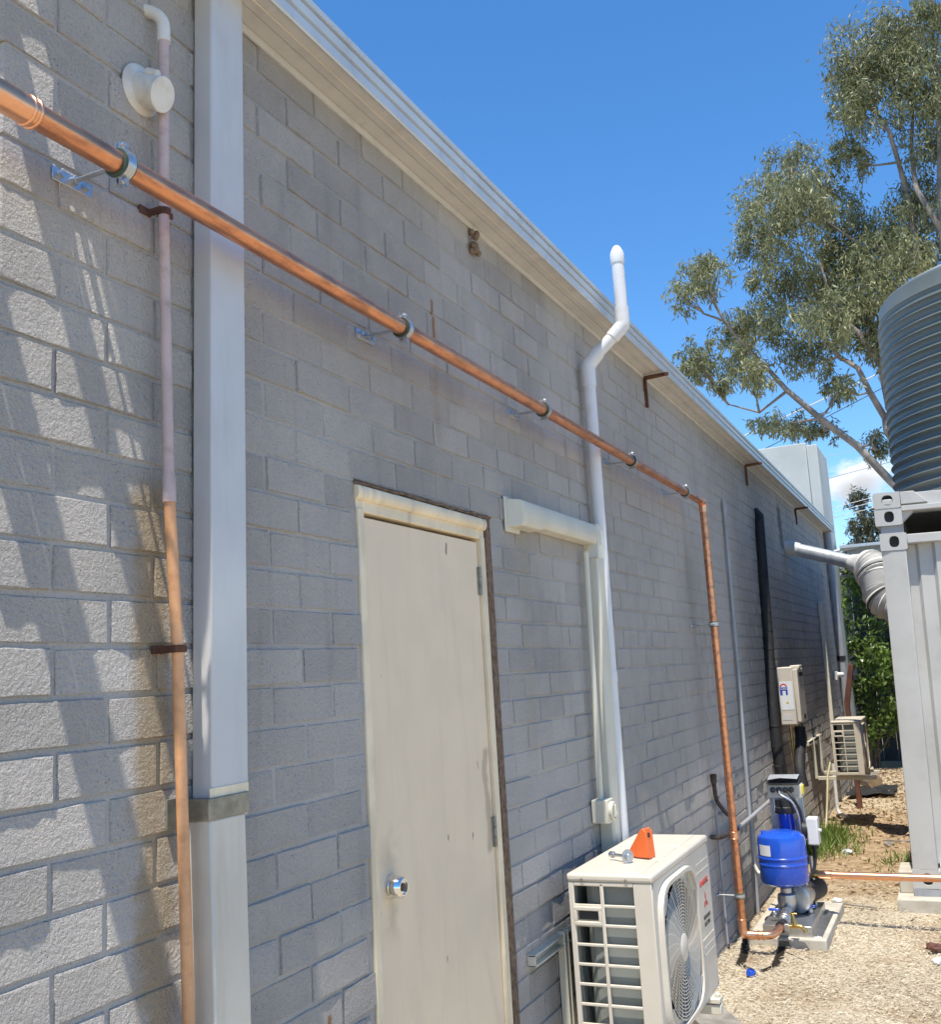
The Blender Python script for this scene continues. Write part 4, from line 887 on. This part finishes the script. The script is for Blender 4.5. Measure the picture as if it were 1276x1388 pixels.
def casting(W, x0, z0, y0, hgt=.115, wd=.165, hole=(.030, .037), half=False, parent=None):
    cm = MB(); plate_hole(cm, x0, x0+wd, z0, z0+hgt, y0, x0+wd*.53, z0+hgt*.5, hole[0], hole[1], .03)
    c = W(cm, 'corner_casting', m_cont, smooth=35)
    W(MB().box(x0+.01, x0+wd-.01, y0+.03, y0+.035, z0+.01, z0+hgt-.01), 'casting_hole', m_hole, c)
    if half: W(MB().box(x0+wd*.53-hole[0]*.98, x0+wd*.53+hole[0]*.98, y0+.006, y0+.028, z0+hgt*.5-.03, z0+hgt*.5+.008), 'casting_lug', m_cont, c, bevel=.006)
    return c
ct = thing('shipping_container', 'pale grey steel shipping container standing beside the passage', 'container', (CX0+1.2, CY0+3, .1)); W = Rel(ct)
CW, CL = 2.42, 6.0
casting(W, CX0, .115, CY0); casting(W, CX0+CW-.165, .115, CY0); casting(W, CX0, 2.245, CY0); casting(W, CX0+CW-.165, 2.245, CY0)
for x in (CX0+.004, CX0+CW-.15):
    W(MB().prism([(x, CY0+.012, .23), (x+.060, CY0+.004, .23), (x+.150, CY0+.004, .23), (x+.150, CY0+.11, .23), (x, CY0+.16, .23)], (0, 0, 2.015)), 'corner_post', m_cont, bevel=.004)
W(MB().box(CX0+.165, CX0+CW-.165, CY0+.003, CY0+.09, 2.285, 2.345), 'header', m_cont, bevel=.005)
W(MB().box(CX0+.165, CX0+CW-.165, CY0+.01, CY0+.12, .125, .26), 'bottom_rail', m_cont, bevel=.005)
ed = []; x = CX0+.154; up = 0
prof = [(0, .10), (.055, .10), (.075, .075), (.155, .075), (.175, .045), (.40, .045), (.42, .085), (.50, .085)]
xs_ = []
base = CX0+.152
while base < CX0+CW-.16:
    for u, dpt in prof:
        if base+u < CX0+CW-.15: xs_.append((base+u, CY0+dpt))
    base += .52
pm_ = MB(); zz = [.255+i*.1015 for i in range(21)]
for z in zz:
    for xx, yy in xs_: pm_.v.append((xx, yy+.006*math.sin(z*5+xx*7)*math.sin(z*2.3+xx*3), z))
nn = len(xs_); pm_.f = [(j*nn+i, j*nn+i+1, (j+1)*nn+i+1, (j+1)*nn+i) for j in range(20) for i in range(nn-1)]
W(pm_, 'end_panel', m_cont, smooth=25)
sp = MB(); ys_ = []; y = CY0+.16
while y < CY0+CL-.2: ys_ += [(y, .03), (y+.07, .03), (y+.14, .065), (y+.21, .065)]; y += .28
for z in (.26, 2.29):
    for yy, dd in ys_: sp.v.append((CX0+dd, yy, z))
nn = len(ys_); sp.f = [(i, i+1, nn+i+1, nn+i) for i in range(nn-1)]
W(sp, 'side_panel', m_cont)
W(MB().box(CX0+.01, CX0+.09, CY0+.165, CY0+CL, 2.29, 2.35).box(CX0+.01, CX0+.09, CY0+.165, CY0+CL, .125, .26), 'side_rail', m_cont)
W(MB().box(CX0+.07, CX0+CW-.07, CY0+.14, CY0+CL, .2, 2.32), 'inner_body', m_cont)
cs = tag(MB().box(CX0-.10, CX0+CW+.1, CY0-.10, CY0+.5, -.05, .068).build('concrete_footing', m_concrete, bevel=.008), 'low concrete footing under the container corner', 'footing')
pk = tag(MB().box(CX0-.085, CX0+.06, CY0+.08, CY0+.40, .068, .20).build('packing_block', m_concrete, bevel=.006), 'concrete packing block wedged beside the container foot', 'block')
tag(MB().box(CX0, CX0+.17, CY0, CY0+.17, .066, .118).build('steel_shim', m_grey, bevel=.003), 'grey steel shim between container corner and footing', 'shim')
pf = thing('tank_platform', 'pale grey steel flat rack stacked on the container under the tank', 'platform', (CX0+1.2, CY0+3, 2.40)); W = Rel(pf)
W(MB().box(CX0+.01, CX0+.15, CY0+.015, CY0+.15, 2.358, 2.412), 'twist_lock', m_grey, bevel=.003)
X1 = CX0-.018
casting(W, X1, 2.41, CY0-.005, .115, .168); casting(W, X1-.002, 2.525, CY0-.008, .105, .168, (.034, .034), True)
W(MB().prism([(X1+.168, CY0+.005, 2.545), (X1+.33, CY0+.005, 2.548), (X1+.25, CY0+.005, 2.628), (X1+.168, CY0+.005, 2.628)], (0, .04, 0)), 'gusset', m_cont, bevel=.003)
W(MB().box(X1+.168, X1+CW, CY0+.03, CY0+.14, 2.535, 2.62), 'front_beam', m_cont, bevel=.003)
W(MB().box(X1+.168, X1+CW, CY0+.0, CY0+.18, 2.500, 2.534), 'beam_flange', m_cont, bevel=.003)
W(MB().prism([(X1+.168, CY0+.03, 2.43), (X1+.24, CY0+.03, 2.50), (X1+.168, CY0+.03, 2.50)], (0, .08, 0)), 'brace', m_cont)
W(MB().box(X1, X1+.14, CY0+.17, CY0+CL, 2.43, 2.62).box(X1+CW-.14, X1+CW, CY0+.02, CY0+CL, 2.43, 2.62).box(X1+.14, X1+CW-.14, CY0+.14, CY0+CL, 2.56, 2.60), 'deck', m_cont)
TXC, TYC, TR, TB = 2.11, 8.55, 1.10, 2.621
tn = thing('water_tank', 'dark grey green corrugated steel rainwater tank on the container', 'water tank', (TXC, TYC, TB)); L = lambda mb, n, m, **k: mb.build(n, m, tn, **k)
prof = [(TR-.005, 0), (TR-.002, .06)]; nR = 20; pitch = .0725
for i in range(nR):
    for q in range(8):
        u = q/8; prof.append((TR+.020*(1-math.sin(math.pi*u)**.8), .08+(i+u)*pitch))
zt_ = .08+nR*pitch; prof += [(TR, zt_), (TR-.004, zt_+.10), (TR-.03, zt_+.13)]
L(MB().lathe(prof, (0,0,0), (0,0,1), 96), 'wall_sheet', m_tank, smooth=50)
L(MB().lathe([(TR-.02, zt_+.115), (TR-.06, zt_+.15), (.42, zt_+.46), (.40, zt_+.47), (0, zt_+.48)], (0,0,0), (0,0,1), 72), 'roof_cone', m_tanktop, smooth=40)
L(MB().prism([(-.98, -.10, zt_+.10), (-.98, .10, zt_+.10), (-.90, .09, zt_+.30), (-.90, -.09, zt_+.30)], (.10, 0, .02)), 'overflow_bracket', m_tanktop, bevel=.005)

piv = Vector((CX0, CY0, .1)); TILT = Matrix.Translation(piv) @ Matrix.Rotation(.024, 4, 'Y') @ Matrix.Translation(-piv)   # the stack leans a little away from the wall
for r0 in (ct, pf, tn): r0.matrix_world = TILT @ Matrix.Translation(r0.location)
# ------------------------------------------------------------------ small things on the ground
tag(MB().lathe([(.022,0),(.024,.002),(.024,.026),(.022,.028),(.019,.028),(.018,.006),(0,.006)], (.215, 5.50, .012), (.3,.1,1), 24).build('bottle_cap', m_blue, smooth=35), 'small blue plastic cap lying on the straw', 'cap')
def lump(name, mat, c, s, label, cat, seed):
    r = random.Random(seed); bm = bmesh.new(); bmesh.ops.create_icosphere(bm, subdivisions=2, radius=1)
    for v in bm.verts:
        k = 1+r.uniform(-.22, .22); v.co = Vector((v.co.x*s[0]*k, v.co.y*s[1]*k, v.co.z*s[2]*k))+Vector(c)
    me = bpy.data.meshes.new(name); bm.to_mesh(me); bm.free(); me.materials.append(mat); o = bpy.data.objects.new(name, me); COL.objects.link(o); return tag(o, label, cat)
lump('paper_scrap', m_label, (.49, 6.98, .075), (.03, .02, .013), 'crumpled white paper scrap on the slab corner', 'paper', 3)
lump('paper_scrap', m_label, (1.08, 5.93, .02), (.03, .03, .02), 'white paper scrap on straw in front of the container', 'paper', 4)
lump('clay_stone', m_redpost, (1.06, 6.2, .02), (.05, .04, .022), 'reddish clay stone on straw before the container', 'stone', 5)
lump('plastic_scrap', m_gutter, (.36, 9.0, .02), (.05, .05, .018), 'crumpled clear plastic scrap beside the grass tuft', 'plastic', 6)
lump('plastic_scrap', m_gutter, (.45, 7.1, .015), (.05, .04, .012), 'flat grey plastic scrap beyond the slab', 'plastic', 8)
for i in range(14):
    x, y = rnd.uniform(.25, 1.5), rnd.uniform(7.4, 13); s = rnd.uniform(.012, .035)
    lump('clod', m_timber if i % 3 else m_log, (x, y, gz(x, y)+s*.3), (s*1.3, s, s*.7), 'small grey clod of earth on the dirt along the passage' if i % 3 else 'small brown wood chunk on the dirt along the passage', 'clod', 20+i)['group'] = 'clods on the dirt'
lg = thing('cut_log', 'short round cut log lying by the hedge', 'log', (.35, 13.2, .1)); W = Rel(lg)
W(MB().tube([(.12, 13.6, .10), (.30, 13.15, .09)], .09, 16), 'bark', m_timber, smooth=50); W(MB().lathe([(.083,0),(.08,.006),(0,.008)], (.300, 13.15, .09), (.37,-.93,0), 16), 'cut_face', m_log)
pl = MB(); nxp, nyp = 8, 8
for j in range(nyp):
    for i in range(nxp): pl.v.append((.05+i*.07+rnd.uniform(-.01,.01), 12.3+j*.11+.03*i, .03+.035*math.sin(i*1.7+j)*math.sin(j*1.3)+rnd.uniform(0,.02)))
pl.f = [(j*nxp+i, j*nxp+i+1, (j+1)*nxp+i+1, (j+1)*nxp+i) for j in range(nyp-1) for i in range(nxp-1)]
o = pl.build('plastic_sheet', m_dark); md = o.modifiers.new('solid', 'SOLIDIFY'); md.thickness = .006; tag(o, 'crumpled black plastic sheet on the ground near the log', 'plastic sheet')
pk = MB().prism([(-.09, -.30, 0), (.09, -.30, 0), (.09, .30, 0), (-.09, .30, 0)], (0, 0, .04))
o = pk.build('timber_offcut', m_timber, bevel=.004); o.location = (.20, 4.72, .012); o.rotation_euler = (.06, .03, R(35)); tag(o, 'weathered grey timber offcut on the ground under the unit', 'timber')
def stick(pts, r, label):
    tag(MB().tube(pts, r, 7).build('stick', m_timber, smooth=60), label, 'stick')
stick([(.40, 7.17, .012), (.52, 7.14, .02), (.71, 7.08, .015)], .006, 'thin dark stick lying behind the slab corner')
stick([(.60, 9.55, .02), (.95, 9.4, .04), (1.0, 9.35, .02)], .008, 'crooked stick on the dirt beside the container')

# ------------------------------------------------------------------ vegetation
m_gum = leaf_material('gum_leaves', (.075, .092, .036), (.31, .315, .155), .28, .5)
m_gumd = leaf_material('dark_gum_leaves', (.03, .038, .022), (.11, .115, .06), .2, .5)
m_hedge = leaf_material('hedge_leaves', (.04, .085, .018), (.20, .29, .065), .35, .35)
m_grass = leaf_material('grass_blades', (.06, .12, .02), (.20, .28, .06), .3, .5)
m_bark = simple('gum_bark', (.24, .21, .18), .8, var=.3, vs=3, dirt=(.12, .10, .085), dirtamt=.6)
m_barkd = simple('dark_bark', (.12, .10, .08), .85, var=.3, vs=5)
def clump_leaves(cl, dens, Lr, Wr, seed, droop=.8, ydep=1.0):
    rs = np.random.RandomState(seed); Ps=[]; Ds=[]; Ws=[]
    for cx, cy, cz, rx, rz in cl:
        n = int(dens*rx*rz); sub = max(3, int(n/26)); ry = ydep*max(rx, rz)
        # sprigs: leaves hang in small tufts on twigs inside the clump
        u = rs.normal(size=(sub,3)); u /= np.linalg.norm(u, axis=1)[:,None]; rad = rs.uniform(0, 1, sub)**.45
        S = np.array([cx, cy, cz])+u*rad[:,None]*np.array([rx, ry, rz])
        k = rs.randint(0, sub, n)
        P = S[k]+rs.normal(size=(n,3))*np.array([.10, .10, .13])*max(.5, rx)
        d = rs.normal(size=(n,3))*.55+np.array([0, 0, -droop]); d /= np.linalg.norm(d, axis=1)[:,None]
        L = rs.uniform(*Lr, n); Ps.append(P); Ds.append(d*L[:,None]); Ws.append(rs.uniform(*Wr, n))
    return np.concatenate(Ps), np.concatenate(Ds), np.concatenate(Ws)
gt = thing('gum_tree', 'tall pale barked gum tree with drooping olive foliage behind the tank', 'tree', (3.2, 22, 0))
limbs = [[(.54,5.04),(.03,5.78),(-.64,6.51),(-1.24,7.21),(-1.56,7.73),(-2.0,8.34),(-2.36,8.92)], [(.9,5.5),(.63,5.95),(.6,6.37),(.39,6.86),(.22,7.4),(-.14,7.85),(-.6,8.54),(-.83,9.27)],
 [(.9,6.0),(.7,6.6),(.64,7.45),(.3,8.15),(-.13,8.79),(-.3,9.98)], [(1.59,8.2),(1.61,9.42),(1.58,10.93),(1.49,11.73),(1.38,12.28),(1.22,12.95),(1.1,13.83)],
 [(2.08,8.0),(2.09,9.94),(1.74,10.89),(1.75,11.94),(1.97,13.2)], [(1.61,9.42),(1.38,9.91),(.61,10.1),(-.19,10.96),(-.69,12.12)], [(-1.24,7.21),(-1.85,6.82),(-2.53,7.18)],
 [(-.64,6.51),(-1.27,6.49),(-1.58,6.45)], [(.03,5.78),(.27,5.85),(.44,6.06)], [(2.09,9.94),(2.3,11.78),(2.4,13.4),(2.47,14.39)]]
lr = [(.085,.03),(.085,.03),(.08,.03),(.075,.025),(.085,.025),(.05,.02),(.035,.015),(.03,.015),(.03,.015),(.08,.03)]
tb_ = MB(); pts_on = []
tb_.tube([(3.2, 22.0, -.2), (3.1, 22, 1.5), (2.75, 22, 3.0), (2.35, 22, 4.6), (2.15, 22, 6.5), (2.08, 22, 8.1)], [.42, .34, .28, .24, .18, .13], 14)
tb_.tube([(2.9, 22, 2.2), (1.9, 22, 3.4), (1.1, 22, 4.35), (.54, 22, 5.04)], [.19, .15, .115, .085], 12); tb_.tube([(2.4, 22, 4.4), (1.6, 22.2, 5.0), (.9, 22.1, 5.5)], [.15, .11, .085], 10); tb_.tube([(2.3, 22, 5.0), (1.4, 21.8, 5.4), (.9, 21.9, 6.0)], [.13, .10, .08], 10); tb_.tube([(2.2, 22, 6.2), (1.8, 22, 7.2), (1.59, 22, 8.2)], [.14, .11, .09], 10)
rl = random.Random(3)
for pts, (r0, r1) in zip(limbs, lr):
    P_ = []; yy = 22.0
    for i, (x, z) in enumerate(pts): P_.append((x, yy+ (0 if i == 0 else rl.uniform(-.35, .35)), z))
    tb_.tube(P_, [r0+(r1-r0)*i/(len(pts)-1) for i in range(len(pts))], 9); pts_on += P_[1:]
cl = [(1.21,14.14,.83,.68),(1.88,14.25,.76,.61),(2.49,14.56,.45,.61),(.7,13.61,.45,.61),(1.97,13.2,.68,.68),(.92,12.86,.53,.61),(2.2,12.14,.61,.76),(.54,12.12,.38,.45),(1.87,11.08,.53,.45),(1.43,10.38,.61,.61),(-.71,12.65,.61,.33),(-1.18,11.91,.68,.45),(-.25,11.83,.45,.45),(-1.59,10.98,.53,.53),(-.66,10.91,.76,.61),(.17,10.87,.61,.68),(.61,10.1,.68,.76),(-.33,9.66,.83,.68),(-1.08,9.83,.61,.53),(.32,8.85,.76,.76),(1.08,9.17,.68,.68),(1.77,9.65,.45,.45),(-2.87,10.42,.38,.27),(-2.59,9.91,.45,.38),(-3.05,9.41,.3,.3),(-2.34,9.09,.45,.38),(-3.23,8.41,.3,.38),(-2.85,8.0,.38,.38),(-2.19,8.21,.53,.45),(-1.43,8.73,.53,.45),(-1.79,7.47,.38,.3),(-2.5,7.43,.23,.23),(-.8,8.11,.53,.45),(-.28,7.36,.3,.3),(-.18,8.31,.53,.45),(.62,8.31,.38,.61),(-.05,6.84,.23,.18),(-1.12,6.54,.45,.23),(-1.58,6.45,.38,.21),(-.61,6.38,.3,.18),(.36,5.99,.3,.3),(.71,7.81,.3,.45),
      (3.2,13.5,.8,.9),(3.4,11.6,.8,.8),(3.0,9.9,.7,.7),(4.0,12.6,.7,.8),(4.1,10.6,.7,.6)]
cl3 = [(x, 22+rl.uniform(-1.1, 1.1), z, rx*1.28, rz*1.3) for x, z, rx, rz in cl]
for cx, cy, cz, rx, rz in cl3:
    q = min(pts_on, key=lambda p: (p[0]-cx)**2+(p[1]-cy)**2*.3+(p[2]-cz+.3)**2)
    tb_.tube([q, ((q[0]+cx)/2, (q[1]+cy)/2, (q[2]+cz)/2-.12), (cx, cy, cz)], [.028, .02, .008], 6)
    for k in range(4): tb_.tube([((q[0]+cx)/2, (q[1]+cy)/2, (q[2]+cz)/2-.1), (cx+rl.uniform(-.7,.7)*rx, cy+rl.uniform(-.7,.7)*rx, cz+rl.uniform(-.5,.8)*rz)], [.014, .005], 5)
t_ = tb_.build('trunk', m_bark, gt, smooth=60); t_.matrix_parent_inverse = Matrix.Translation(gt.location).inverted()
P, Dd, Ww = clump_leaves(cl3, 4200, (.10, .19), (.020, .040), 5)
o = leaf_cloud('crown', m_gum, P, Dd, Ww, gt, 0, 9); o.matrix_parent_inverse = Matrix.Translation(gt.location).inverted()

ft = thing('distant_tree', 'dark bushy tree in the distance above the neighbouring roof', 'tree', (-1.0, 40, 0))
cl4 = [(-1.3,40,7.2,.45,.45),(-.9,40,6.6,.6,.5),(-.4,40.4,6.2,.7,.6),(-1.4,39.6,6.2,.4,.4),(-1.0,40,5.6,.8,.6),(-.2,40.3,5.4,.7,.6),(-1.9,40,5.3,.5,.35),(-.8,40,4.9,.9,.5),(.3,40.4,6.0,.6,.7),(.9,40,5.4,.8,.7),(-1.7,40,4.3,.6,.6),(0,40,4.2,.9,.6),(-1.25,40,7.6,.2,.15),(-2.0,40,4.6,.5,.5)]
tt = MB().tube([(-1, 40, -.2), (-1, 40, 3), (-.8, 40, 5), (-1.2, 40, 7)], [.25, .2, .12, .04], 10)
for c in cl4: tt.tube([(-.9, 40, 4.2), c[:3]], [.06, .015], 5)
o = tt.build('trunk', m_barkd, ft); o.matrix_parent_inverse = Matrix.Translation(ft.location).inverted()
P, Dd, Ww = clump_leaves(cl4, 2600, (.13, .24), (.03, .06), 6, .5)
o = leaf_cloud('crown', m_gumd, P, Dd, Ww, ft, 0, 3); o.matrix_parent_inverse = Matrix.Translation(ft.location).inverted()

def shrub(label, c, cls, seed, n):
    s_ = thing('hedge_shrub', label, 'shrub', c, 'leafy shrubs closing the passage'); rs = random.Random(seed)
    st = MB()
    for k in range(7): 
        q = cls[k % len(cls)]; st.tube([(c[0]+rs.uniform(-.1,.1), c[1], 0), ((c[0]+q[0])/2, c[1], q[2]*.5), q[:3]], [.03, .02, .008], 6)
    o = st.build('stems', m_barkd, s_); o.matrix_parent_inverse = Matrix.Translation(c).inverted()
    P, Dd, Ww = clump_leaves(cls, n, (.05, .10), (.025, .05), seed, .1)
    o = leaf_cloud('foliage', m_hedge, P, Dd, Ww, s_, 0, seed); o.matrix_parent_inverse = Matrix.Translation(c).inverted()
shrub('glossy green shrub filling the gap at the end of the wall', (.1, 15.6, 0), [(.15,15.5,2.35,.45,.35),(-.1,15.5,1.9,.4,.45),(.35,15.4,1.8,.4,.5),(.05,15.4,1.3,.5,.45),(.45,15.5,1.2,.4,.5),(.0,15.6,.7,.5,.45),(.45,15.6,.6,.45,.4),(.3,15.6,2.6,.3,.3)], 11, 4200)
shrub('taller glossy shrub half hidden behind the container side', (.9, 15.9, 0), [(.75,15.8,2.7,.4,.35),(.9,15.9,2.2,.5,.5),(.7,15.8,1.6,.4,.5),(1.2,15.9,1.6,.6,.7),(.8,15.9,.9,.5,.5),(1.3,16,.8,.6,.6),(1.3,16,2.5,.5,.5)], 12, 3600)
rs = np.random.RandomState(4); n = 1500
gx = np.concatenate([rs.normal(.13, .10, 1000), rs.uniform(.0, .5, 350), rs.normal(.80, .12, 150)]); gy = np.concatenate([rs.normal(9.45, .35, 1000), rs.uniform(8.7, 10.2, 350), rs.normal(8.6, .2, 150)]); gx = np.abs(gx)
L_ = np.concatenate([rs.uniform(.05, .17, 1000), rs.uniform(.03, .10, 350), rs.uniform(.04, .10, 150)])
Dg = rs.normal(size=(n,3))*.45; Dg[:,2] = 1; Dg /= np.linalg.norm(Dg, axis=1)[:,None]
o = stuff(leaf_cloud('grass', m_grass, np.stack([gx, gy, np.zeros(n)], 1), Dg*L_[:,None], rs.uniform(.006, .014, n), None, 0, 8)); tag(o, 'tuft of long green grass at the foot of the wall', 'grass')

# ------------------------------------------------------------------ background
fn = thing('back_fence', 'dark blue grey metal fence behind the shrubs', 'fence', (0, 16.6, 0)); W = Rel(fn)
for k in range(36):
    W(MB().box(-2.0+k*.2, -2.0+k*.2+.196, 16.6+(.012 if k % 2 else 0), 16.62+(.012 if k % 2 else 0), 0, 2.75), 'panel', m_fence)
W(MB().box(-2.0, 5.2, 16.59, 16.65, 2.75, 2.80), 'top_rail', m_fence)
aw = thing('neighbour_awning', 'pale metal awning with gutter beyond the end of the wall', 'awning', (1.5, 15.2, 2.9)); W = Rel(aw)
W(MB().box(.14, 4.0, 15.0, 15.04, 2.86, 3.03), 'fascia', m_parapet); W(MB().prism([(.06, 14.90, 3.05), (.06, 15.0, 3.03), (.06, 17.5, 3.22), (.06, 17.5, 3.24), (.06, 14.90, 3.09)], (4, 0, 0)), 'roof_sheet', m_gutter)
W(MB().tube([(-.02, 14.95, 3.02), (.3, 14.95, 3.055)], .02, 10), 'gutter_pipe', m_white, smooth=60)
for x in (1.9, 3.9): W(MB().box(x, x+.07, 15.05, 15.12, 0, 2.9), 'post', m_parapet)
wires = [((-2.86,7.26),(.52,8.31),.014,m_label,'thick pale service cable sloping up to behind the tank'), ((-2.54,6.79),(.03,7.74),.010,m_wireb,'thin black cable below the thick pale service cable'), ((-1.07,5.87),(.34,6.07),.006,m_wireb,'dark power line crossing the small cloud'),
         ((-1.01,6.42),(.4,6.57),.005,m_wire,'faint power line above the small cloud'), ((-1.08,5.13),(.26,5.33),.007,m_label,'uppermost bright power line in front of the dark tree'), ((-1.09,5.01),(.25,5.22),.007,m_label,'middle bright power line in front of the dark tree'), ((-1.1,4.88),(.23,5.08),.007,m_label,'lowest bright power line in front of the dark tree')]
for (x0, z0), (x1, z1), rr, mt, lb_ in wires:
    d = (z1-z0)/(x1-x0); pts = []
    for k in range(13):
        x = -12+k*2.0; pts.append((x, 26, z0+(x-x0)*d+.0015*(x-x0)*(x-x1)))
    tag(MB().tube(pts, rr, 6).build('power_line', mt, smooth=60), lb_, 'power line', 'power lines beyond the building')
for x in (-12, 12):
    tag(MB().tube([(x, 26, -.5), (x, 26, 12.5)], [.16, .11], 12).box(x-.9, x+.9, 25.94, 26.06, 8.4, 8.55).build('power_pole', m_timber, smooth=60), 'timber power pole carrying the wires ' + ('far left beyond the roof' if x < 0 else 'right of the tank'), 'power pole')
# small fair weather cloud
m_cloud = bpy.data.materials.new('cloud_volume'); m_cloud.use_nodes = True; t = m_cloud.node_tree; t.nodes.clear()
out = t.nodes.new('ShaderNodeOutputMaterial'); pv = t.nodes.new('ShaderNodeVolumePrincipled'); t.links.new(pv.outputs[0], out.inputs['Volume'])
pv.inputs['Color'].default_value = (1, 1, 1, 1); pv.inputs['Anisotropy'].default_value = .2
tc = t.nodes.new('ShaderNodeTexCoord'); gq = t.nodes.new('ShaderNodeVectorMath'); gq.operation = 'LENGTH'; t.links.new(tc.outputs['Object'], gq.inputs[0])
nz = noise_(t, tc.outputs['Object'], 1.9, 7, .6)
den = math_(t, 'SUBTRACT', math_(t, 'ADD', math_(t, 'MULTIPLY', nz, 1.9), -.42), gq.outputs['Value'])
t.links.new(math_(t, 'MULTIPLY', math_(t, 'MAXIMUM', den, 0), .5), pv.inputs['Density'])
bm = bmesh.new(); bmesh.ops.create_icosphere(bm, subdivisions=3, radius=1); me = bpy.data.meshes.new('cloud'); bm.to_mesh(me); bm.free(); me.materials.append(m_cloud)
o = bpy.data.objects.new('cloud', me); COL.objects.link(o); o.location = (-56, 900, 148); o.scale = (54, 40, 31); stuff(o); tag(o, 'small white cloud low in the blue sky', 'cloud')
